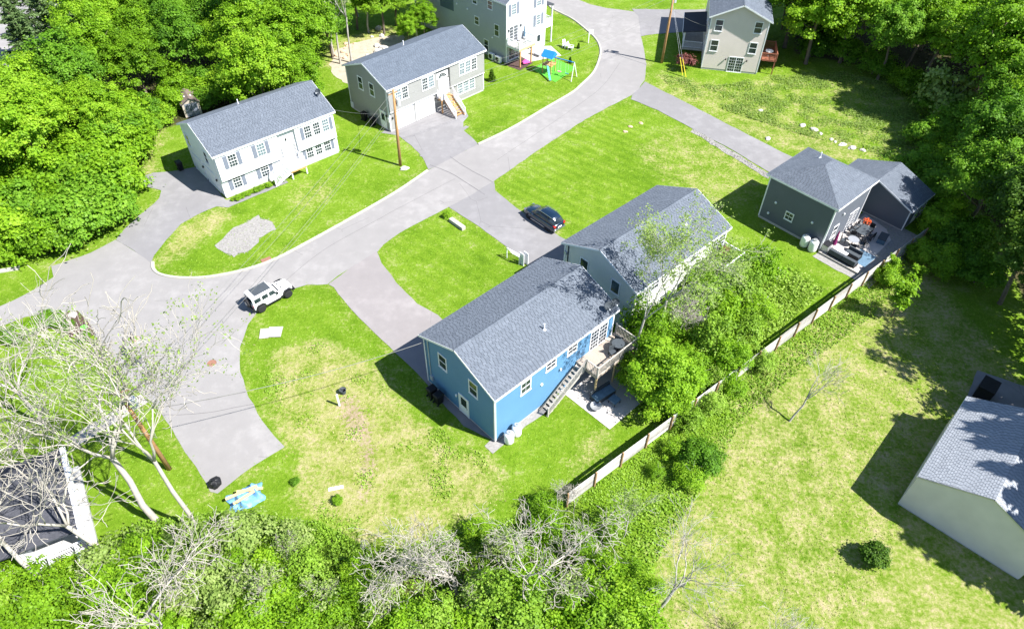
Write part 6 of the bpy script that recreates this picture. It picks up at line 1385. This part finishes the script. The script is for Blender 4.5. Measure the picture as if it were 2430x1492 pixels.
for u, v, s in ((60,790,0.5),(85,775,0.45),(110,765,0.5),(135,760,0.45),(30,800,0.5),(160,775,0.35),(200,800,0.3),(1060,510,0.25),(800,1185,0.22),(700,1140,0.18)):
    tree(rv.choice(['bush_mid', 'bush_bright']), 'small round green shrub standing in open grass', 'shrub', P2(u, v, 0.3), s, 'small shrubs in the grass', 'small_shrub')

# ------------------------------------------------------------------ leafless trees
def grow(mb, rg, p, d, L, r, depth, spread, maxd, twig, rmin=0.008):
    n = 4 if depth < 3 else 3; pts = [p.copy()]; dirs = d.copy(); step = L/n; rad = [r]
    for i in range(n):
        dirs = dirs+rg.normal(0, 0.14+0.03*depth, 3)+np.array([0, 0, 0.04]); dirs /= np.linalg.norm(dirs); p = p+dirs*step; pts.append(p.copy()); rad.append(max(rmin, r*(1-0.62*(i+1)/n)))
    mb.tube(pts, rad, 7 if depth == 0 else (5 if depth == 1 else 3), depth < 2)
    if depth >= maxd: twig.append((pts[-1], dirs)); return
    nc = rg.integers(3, 5) if depth < 3 else rg.integers(2, 4)
    for k in range(nc):
        f = rg.uniform(0.35, 1.0) if k else 1.0; i = min(n-1, int(f*n)); q = pts[i]+(pts[i+1]-pts[i])*(f*n-i)
        a = rg.normal(size=3); a -= dirs*(a@dirs); a /= np.linalg.norm(a); sp = spread*rg.uniform(0.6, 1.35)*(0.45 if k == 0 else 1)
        nd = dirs*math.cos(sp)+a*math.sin(sp); grow(mb, rg, q, nd, L*rg.uniform(0.55, 0.82), max(rmin, r*(0.62 if k == 0 else rg.uniform(0.35, 0.52))), depth+1, spread, maxd, twig, rmin)
def bare(lab, uv, h, r, seed, lean=(0, 0), spread=0.6, maxd=4, mat='dead_bark', leaves=None, rmin=0.008, trunk=0.36):
    rg = np.random.default_rng(seed); o = thing('bare_tree', lab, 'tree', P(*uv), 0)
    top = np.array([lean[0], lean[1], h*trunk]); mb = MB(); pts = [np.array([0, 0, -0.2])]+[top*f+np.append(rg.normal(0, 0.07, 2), 0) for f in (0.3, 0.65, 1.0)]
    mb.tube(pts, [r*1.2, r, r*0.9, r*0.78], 8, False); mb.build('trunk', mat, o, True)
    br = MB(); tw = []; d0 = np.array([lean[0], lean[1], h*trunk]); d0 /= np.linalg.norm(d0)
    nf = rg.integers(2, 4)+1
    for k in range(nf):
        a = rg.normal(size=3); a -= d0*(a@d0); a /= np.linalg.norm(a); sp = spread*rg.uniform(0.35, 1.0); grow(br, rg, pts[-1]-d0*0.1*k, d0*math.cos(sp)+a*math.sin(sp), h*rg.uniform(0.24, 0.34), r*rg.uniform(0.5, 0.68), 0, spread, maxd, tw, rmin)
    br.build('branches', mat, o, True)
    if leaves:
        C = np.concatenate([np.array([t_[0]])+rg.normal(0, 0.16, (leaves, 3)) for t_ in tw]); stuff_ = leaf_mesh('foliage', C, rg.normal(0, 0.5, C.shape)+np.array([0, 0, 0.8]), rg.uniform(0.1, 0.2, len(C)), rg.uniform(0.2, 1, len(C)), 'leaf_pale', 0.6, rg); inst('foliage', stuff_, o)
    return o
bare('largest bare pale tree spreading over the corner house, lower left', (372, 1235), 15.5, 0.2, 101, (-0.6, 0.6), 0.62, 4, rmin=0.02, trunk=0.42)
bare('slender bare tree beside the leaning utility pole, sparse leaves on top', (475, 1272), 14.5, 0.14, 102, (-0.3, 0.5), 0.4, 4, 'dead_bark', 5, rmin=0.011, trunk=0.55)
bare('bare pale tree in front of the corner house roof, second from the bottom', (275, 1322), 13.0, 0.16, 103, (-1.5, 0.2), 0.75, 4, rmin=0.018, trunk=0.3)
bare('bare tree leaning left out of the photo at the lower left edge', (120, 1400), 12.0, 0.15, 104, (-1.0, 0.8), 0.75, 4, rmin=0.018)
bare('bare dead tree with a crooked limb at the very bottom left', (300, 1530), 9.0, 0.13, 105, (2.2, 0.6), 0.85, 4, rmin=0.016)
bare('bare pale tree at the left edge beside the road entrance bed', (105, 1010), 9.5, 0.15, 106, (-0.4, 0.4), 0.7, 4, rmin=0.012)
bare('spreading bare grey tree in the bottom thicket, left of the pair', (1085, 1412), 8.2, 0.13, 107, (-0.3, 0.5), 0.85, 5, 'dead_bark', None, 0.013, 0.2)
bare('spreading bare grey tree in the bottom thicket, right of the pair', (1235, 1440), 8.6, 0.13, 108, (0.5, 0.5), 0.85, 5, 'dead_bark', None, 0.013, 0.2)
bare('small bare tree on the lawn left of the round bush', (1552, 1462), 7.6, 0.11, 109, (0.9, 0.7), 0.55, 4, 'grey_bark', None, 0.008, 0.3)
bare('thin bare sapling at the right end of the fence shrubs', (1872, 1000), 5.8, 0.07, 110, (0.9, 0.5), 0.4, 3, 'grey_bark', None, 0.007, 0.4)
bare('tall thin pale tree with a feathery top before the cream house', (1548, 828), 12.0, 0.13, 111, (0.5, 0.7), 0.42, 4, 'dead_bark', 9, 0.008, 0.4)
bare('thin leafy tree between the big shrub and the deck, shading the blue roof', (1500, 875), 12.0, 0.1, 131, (0.1, 0.2), 0.5, 4, 'grey_bark', 17, 0.008, 0.45)
bare('leaning bare bush tree beside the tall pale tree', (1556, 835), 5.0, 0.09, 112, (1.5, 0.4), 0.7, 5, 'dead_bark', None, 0.007, 0.3)
bare('small bare sapling near the fence end and the bottom thicket', (1476, 1278), 4.4, 0.05, 113, (0.15, 0.2), 0.4, 3, 'grey_bark', 3, 0.007, 0.4)
bare('bare thin tree at the bottom edge right of the thicket', (1790, 1560), 5.0, 0.07, 114, (0.6, 0.4), 0.6, 4, 'dead_bark', None, 0.007, 0.3)
bare('bare shrub at the near end of the board fence', (1350, 1190), 2.6, 0.05, 115, (-0.2, 0.1), 0.8, 4, 'dead_bark', None, 0.007, 0.2)
for k, (u, v, h_) in enumerate(((835, 150, 11.0), (808, 152, 9.0), (792, 128, 8.0), (875, 78, 7.0), (990, 95, 9.0), (850, 40, 9.0))):
    bare('slim grey trunked tree standing behind the grey house', (u, v), h_, 0.13, 120+k, (0.1, 0.1), 0.45, 3, 'grey_bark', 14, 0.01, 0.55)['group'] = 'slim trees behind the grey house'
for k, (u, v, h_) in enumerate(((430,1425,3.2),(560,1400,2.6),(640,1450,3.4),(760,1440,3.0),(880,1460,3.4),(965,1370,3.0),(1120,1475,3.2),(1340,1440,3.4),(1420,1470,2.8),(1180,1330,3.0),(230,1440,3.2),(700,1340,2.4))):
    bare('wispy bare shrub poking up through the bottom thicket', (u, v), h_, 0.045, 160+k, (random.uniform(-0.3, 0.3), random.uniform(-0.2, 0.3)), 0.6, 4, 'dead_bark', 2, 0.008, 0.3)['group'] = 'bare shrubs in the bottom thicket'
# fallen logs
for k, (a, b, r) in enumerate((((405, 1330), (290, 1345), 0.2), ((490, 1398), (345, 1480), 0.19), ((470, 1358), (535, 1368), 0.17))):
    a = np.array(P(*a, 0.5 if k < 2 else 0.5)); b = np.array(P(*b, 0.9 if k < 2 else 0.6)); m_ = (a+b)/2+np.array([0.1, 0.15, 0.1]); lg = thing('fallen_log', ('pale fallen trunk at the foot of the large bare tree', 'long pale crooked trunk at the bottom left edge', 'short pale log in the thicket below the blue tarp')[k], 'log', tuple(a), 0)
    MB().tube([(0, 0, 0), tuple(m_-a), tuple(b-a)], [r, r*0.85, r*0.6], 8).build('trunk', 'dead_bark', lg, True); mb = MB(); tw = []; rg = np.random.default_rng(140+k)
    for j in range(3): grow(mb, rg, (m_-a)*rg.uniform(0.5, 1.6), np.array([rg.normal(0, 0.6), rg.normal(0, 0.6), 0.8]), 1.3, 0.06, 1, 0.7, 3, tw)
    mb.build('branches', 'dead_bark', lg, True)

# ------------------------------------------------------------------ grass, weeds and straw (uncountable)
def field(name, lab, cat, n, prob, h, w, blades, mat, seed, tone=None, lean=0.5, box=None):
    rg = np.random.default_rng(seed); x0, x1, y0, y1 = box or (-75, 62, 12, 120)
    X = rg.uniform(x0, x1, n); Y = rg.uniform(y0, y1, n); vis = np.abs(X) < 8+0.80*Y; pr = prob(X, Y)
    keep = vis & (rg.random(n) < pr) & ~samp(HALF, X, Y) & ~samp(built, X, Y); X, Y = X[keep], Y[keep]; m_ = len(X)
    X = np.repeat(X, blades)+rg.normal(0, w*0.8, m_*blades); Y = np.repeat(Y, blades)+rg.normal(0, w*0.8, m_*blades); k = len(X)
    th = rg.uniform(0, 6.28, k); hh = h*rg.uniform(0.5, 1.4, k); ww = w*rg.uniform(0.6, 1.3, k); lx_, ly_ = rg.normal(0, lean, k)*hh, rg.normal(0, lean, k)*hh
    dx, dy = np.cos(th)*ww/2, np.sin(th)*ww/2; z = np.zeros(k)
    V = np.stack([np.stack([X-dx, Y-dy, z], 1), np.stack([X+dx, Y+dy, z], 1), np.stack([X+lx_, Y+ly_, hh], 1)], 1).reshape(-1, 3)
    t_ = np.clip(rg.normal(0.5, 0.2, k), 0, 1); o = bpy.data.objects.new(name, np_mesh(name, V, np.arange(k*3).reshape(-1, 3), mat, np.repeat(t_, 3))); COL.objects.link(o); return stuff(o, lab, cat)
field('lawn_grass', 'short mown green grass covering the lawns', 'grass', 420000, lambda X, Y: np.clip(0.75-samp(dry, X, Y)*0.8-samp(wood, X, Y), 0.05, 1)*np.clip(60/np.maximum(Y, 20), 0.35, 1.6), 0.045, 0.11, 1, 'grass_blade', 1, lean=1.3)
field('dry_grass', 'dry straw coloured grass on the open ground', 'grass', 260000, lambda X, Y: np.clip(samp(dry, X, Y)*1.1-0.12, 0, 1), 0.055, 0.12, 1, 'straw_blade', 2, lean=1.3)
def inp(px): 
    poly = W2(px); return lambda X, Y: inpoly(poly, X, Y).astype(float)
mead = inp([(1560,175),(1700,205),(1830,180),(2000,170),(2230,230),(2260,420),(2180,400),(2060,360),(1900,320),(1740,270),(1600,215)])
wd_ = inp([(1330,1215),(1590,1020),(1880,800),(2010,700),(2180,580),(2200,600),(2060,760),(1900,880),(1770,990),(1700,1100),(1640,1200),(1560,1330),(1480,1450),(1300,1500),(1000,1500),(900,1320),(1180,1230)])
def leafy(name, lab, cat, n, prob, size, hmax, mat, seed, box):
    rg = np.random.default_rng(seed); X = rg.uniform(box[0], box[1], n); Y = rg.uniform(box[2], box[3], n); keep = (rg.random(n) < prob(X, Y)) & ~samp(paved, X, Y) & ~samp(built, X, Y); X, Y = X[keep], Y[keep]; k = len(X)
    clump = np.clip(0.5+0.35*samp(PATCH1, X, Y), 0, 1); Z = rg.uniform(0.02, 1, k)*hmax*(0.35+0.65*clump)
    me = leaf_mesh(name, np.stack([X, Y, Z], 1), rg.normal(0, 0.55, (k, 3))+np.array([0, 0, 0.9]), size*rg.uniform(0.6, 1.4, k), np.clip(rg.normal(0.5, 0.22, k), 0, 1), mat, 0.6, rg); o = bpy.data.objects.new(name, me); COL.objects.link(o); return stuff(o, lab, cat)
leafy('meadow_grass', 'tall pale green meadow grass beside the beige house', 'grass', 330000, lambda X, Y: mead(X, Y)*np.clip(0.36+0.3*samp(PATCH1, X, Y), 0, 1), 0.17, 0.26, 'leaf_pale', 3, (15, 60, 60, 100))
leafy('weeds', 'leafy green weeds on both sides of the fence', 'weeds', 260000, lambda X, Y: wd_(X, Y)*0.8, 0.16, 0.2, 'leaf_weed', 5, (-10, 42, 14, 56))
und = inp([(-150,620),(0,620),(150,600),(270,560),(330,460),(330,330),(300,300),(-150,330)])
leafy('bank_weeds', 'leafy green undergrowth on the left bank', 'weeds', 120000, lambda X, Y: und(X, Y)*0.8, 0.2, 0.4, 'leaf_weed', 6, (-80, -20, 45, 85))
bot = inp([(-150,1380),(200,1320),(340,1240),(520,1215),(760,1240),(900,1320),(1000,1500),(1000,1640),(-150,1640)])
leafy('thicket_weeds', 'leafy undergrowth of the bottom thicket', 'weeds', 220000, lambda X, Y: bot(X, Y)*0.8, 0.17, 0.5, 'leaf_weed', 7, (-34, 0, 10, 26))
spots = inp([(620,870),(760,810),(900,870),(1000,990),(1150,1080),(1190,1180),(960,1290),(800,1260),(690,1180),(640,1000)])
leafy('field_weeds', 'low green weeds scattered over the dry field', 'weeds', 60000, lambda X, Y: spots(X, Y)*np.clip(samp(PATCH1, X, Y)*0.5+samp(PATCH2, X, Y)*0.35-0.15, 0, 1), 0.14, 0.12, 'leaf_weed', 8, (-20, 4, 18, 42))
rwd = inp([(2080,90),(2240,240),(2280,440),(2330,560),(2200,600),(2150,480),(2080,360),(2240,400)])
leafy('wood_edge_weeds', 'shaded green undergrowth along the right wood', 'weeds', 90000, lambda X, Y: rwd(X, Y)*0.8, 0.22, 0.6, 'leaf_mid', 9, (30, 70, 45, 100))
tw2 = inp([(1500,880),(1560,780),(1660,690),(1760,620),(1880,640),(1960,690),(1830,800),(1700,900),(1600,985),(1520,1010)])
leafy('thicket_undergrowth', 'leafy undergrowth between the cream house and the fence', 'weeds', 90000, lambda X, Y: tw2(X, Y)*0.85, 0.2, 0.8, 'leaf_weed', 10, (5, 32, 28, 50))
# loose stones of the gravel beds
attr_mat('pebble', (0.19, 0.18, 0.17), (0.34, 0.32, 0.30), 0.9)
gb = inp([(515,590),(540,555),(600,515),(640,520),(655,540),(620,565),(590,600),(545,608)]); gs_ = inp([(1742,362),(1830,416),(1822,424),(1700,350),(1640,312),(1645,306)])
leafy('gravel_stones', 'loose grey stones of the gravel bed in front of the white house', 'gravel', 60000, lambda X, Y: gb(X, Y)*0.8, 0.085, 0.05, 'pebble', 12, (-32, -10, 45, 62))
leafy('gravel_edge_stones', 'loose grey stones beside the slate house driveway', 'gravel', 60000, lambda X, Y: gs_(X, Y)*0.7, 0.13, 0.06, 'pebble', 13, (12, 32, 55, 78))
# pale lilac blossom among the thicket
lil = inp([(1640,600),(1760,600),(1850,660),(1800,760),(1700,760),(1640,690)])
leafy('lilac_blossom', 'pale lilac blossom on the thicket behind the cream house', 'blossom', 9000, lambda X, Y: lil(X, Y)*np.clip(samp(PATCH1, X, Y)*0.7-0.35, 0, 1), 0.16, 2.0, 'blossom', 14, (10, 32, 34, 54))
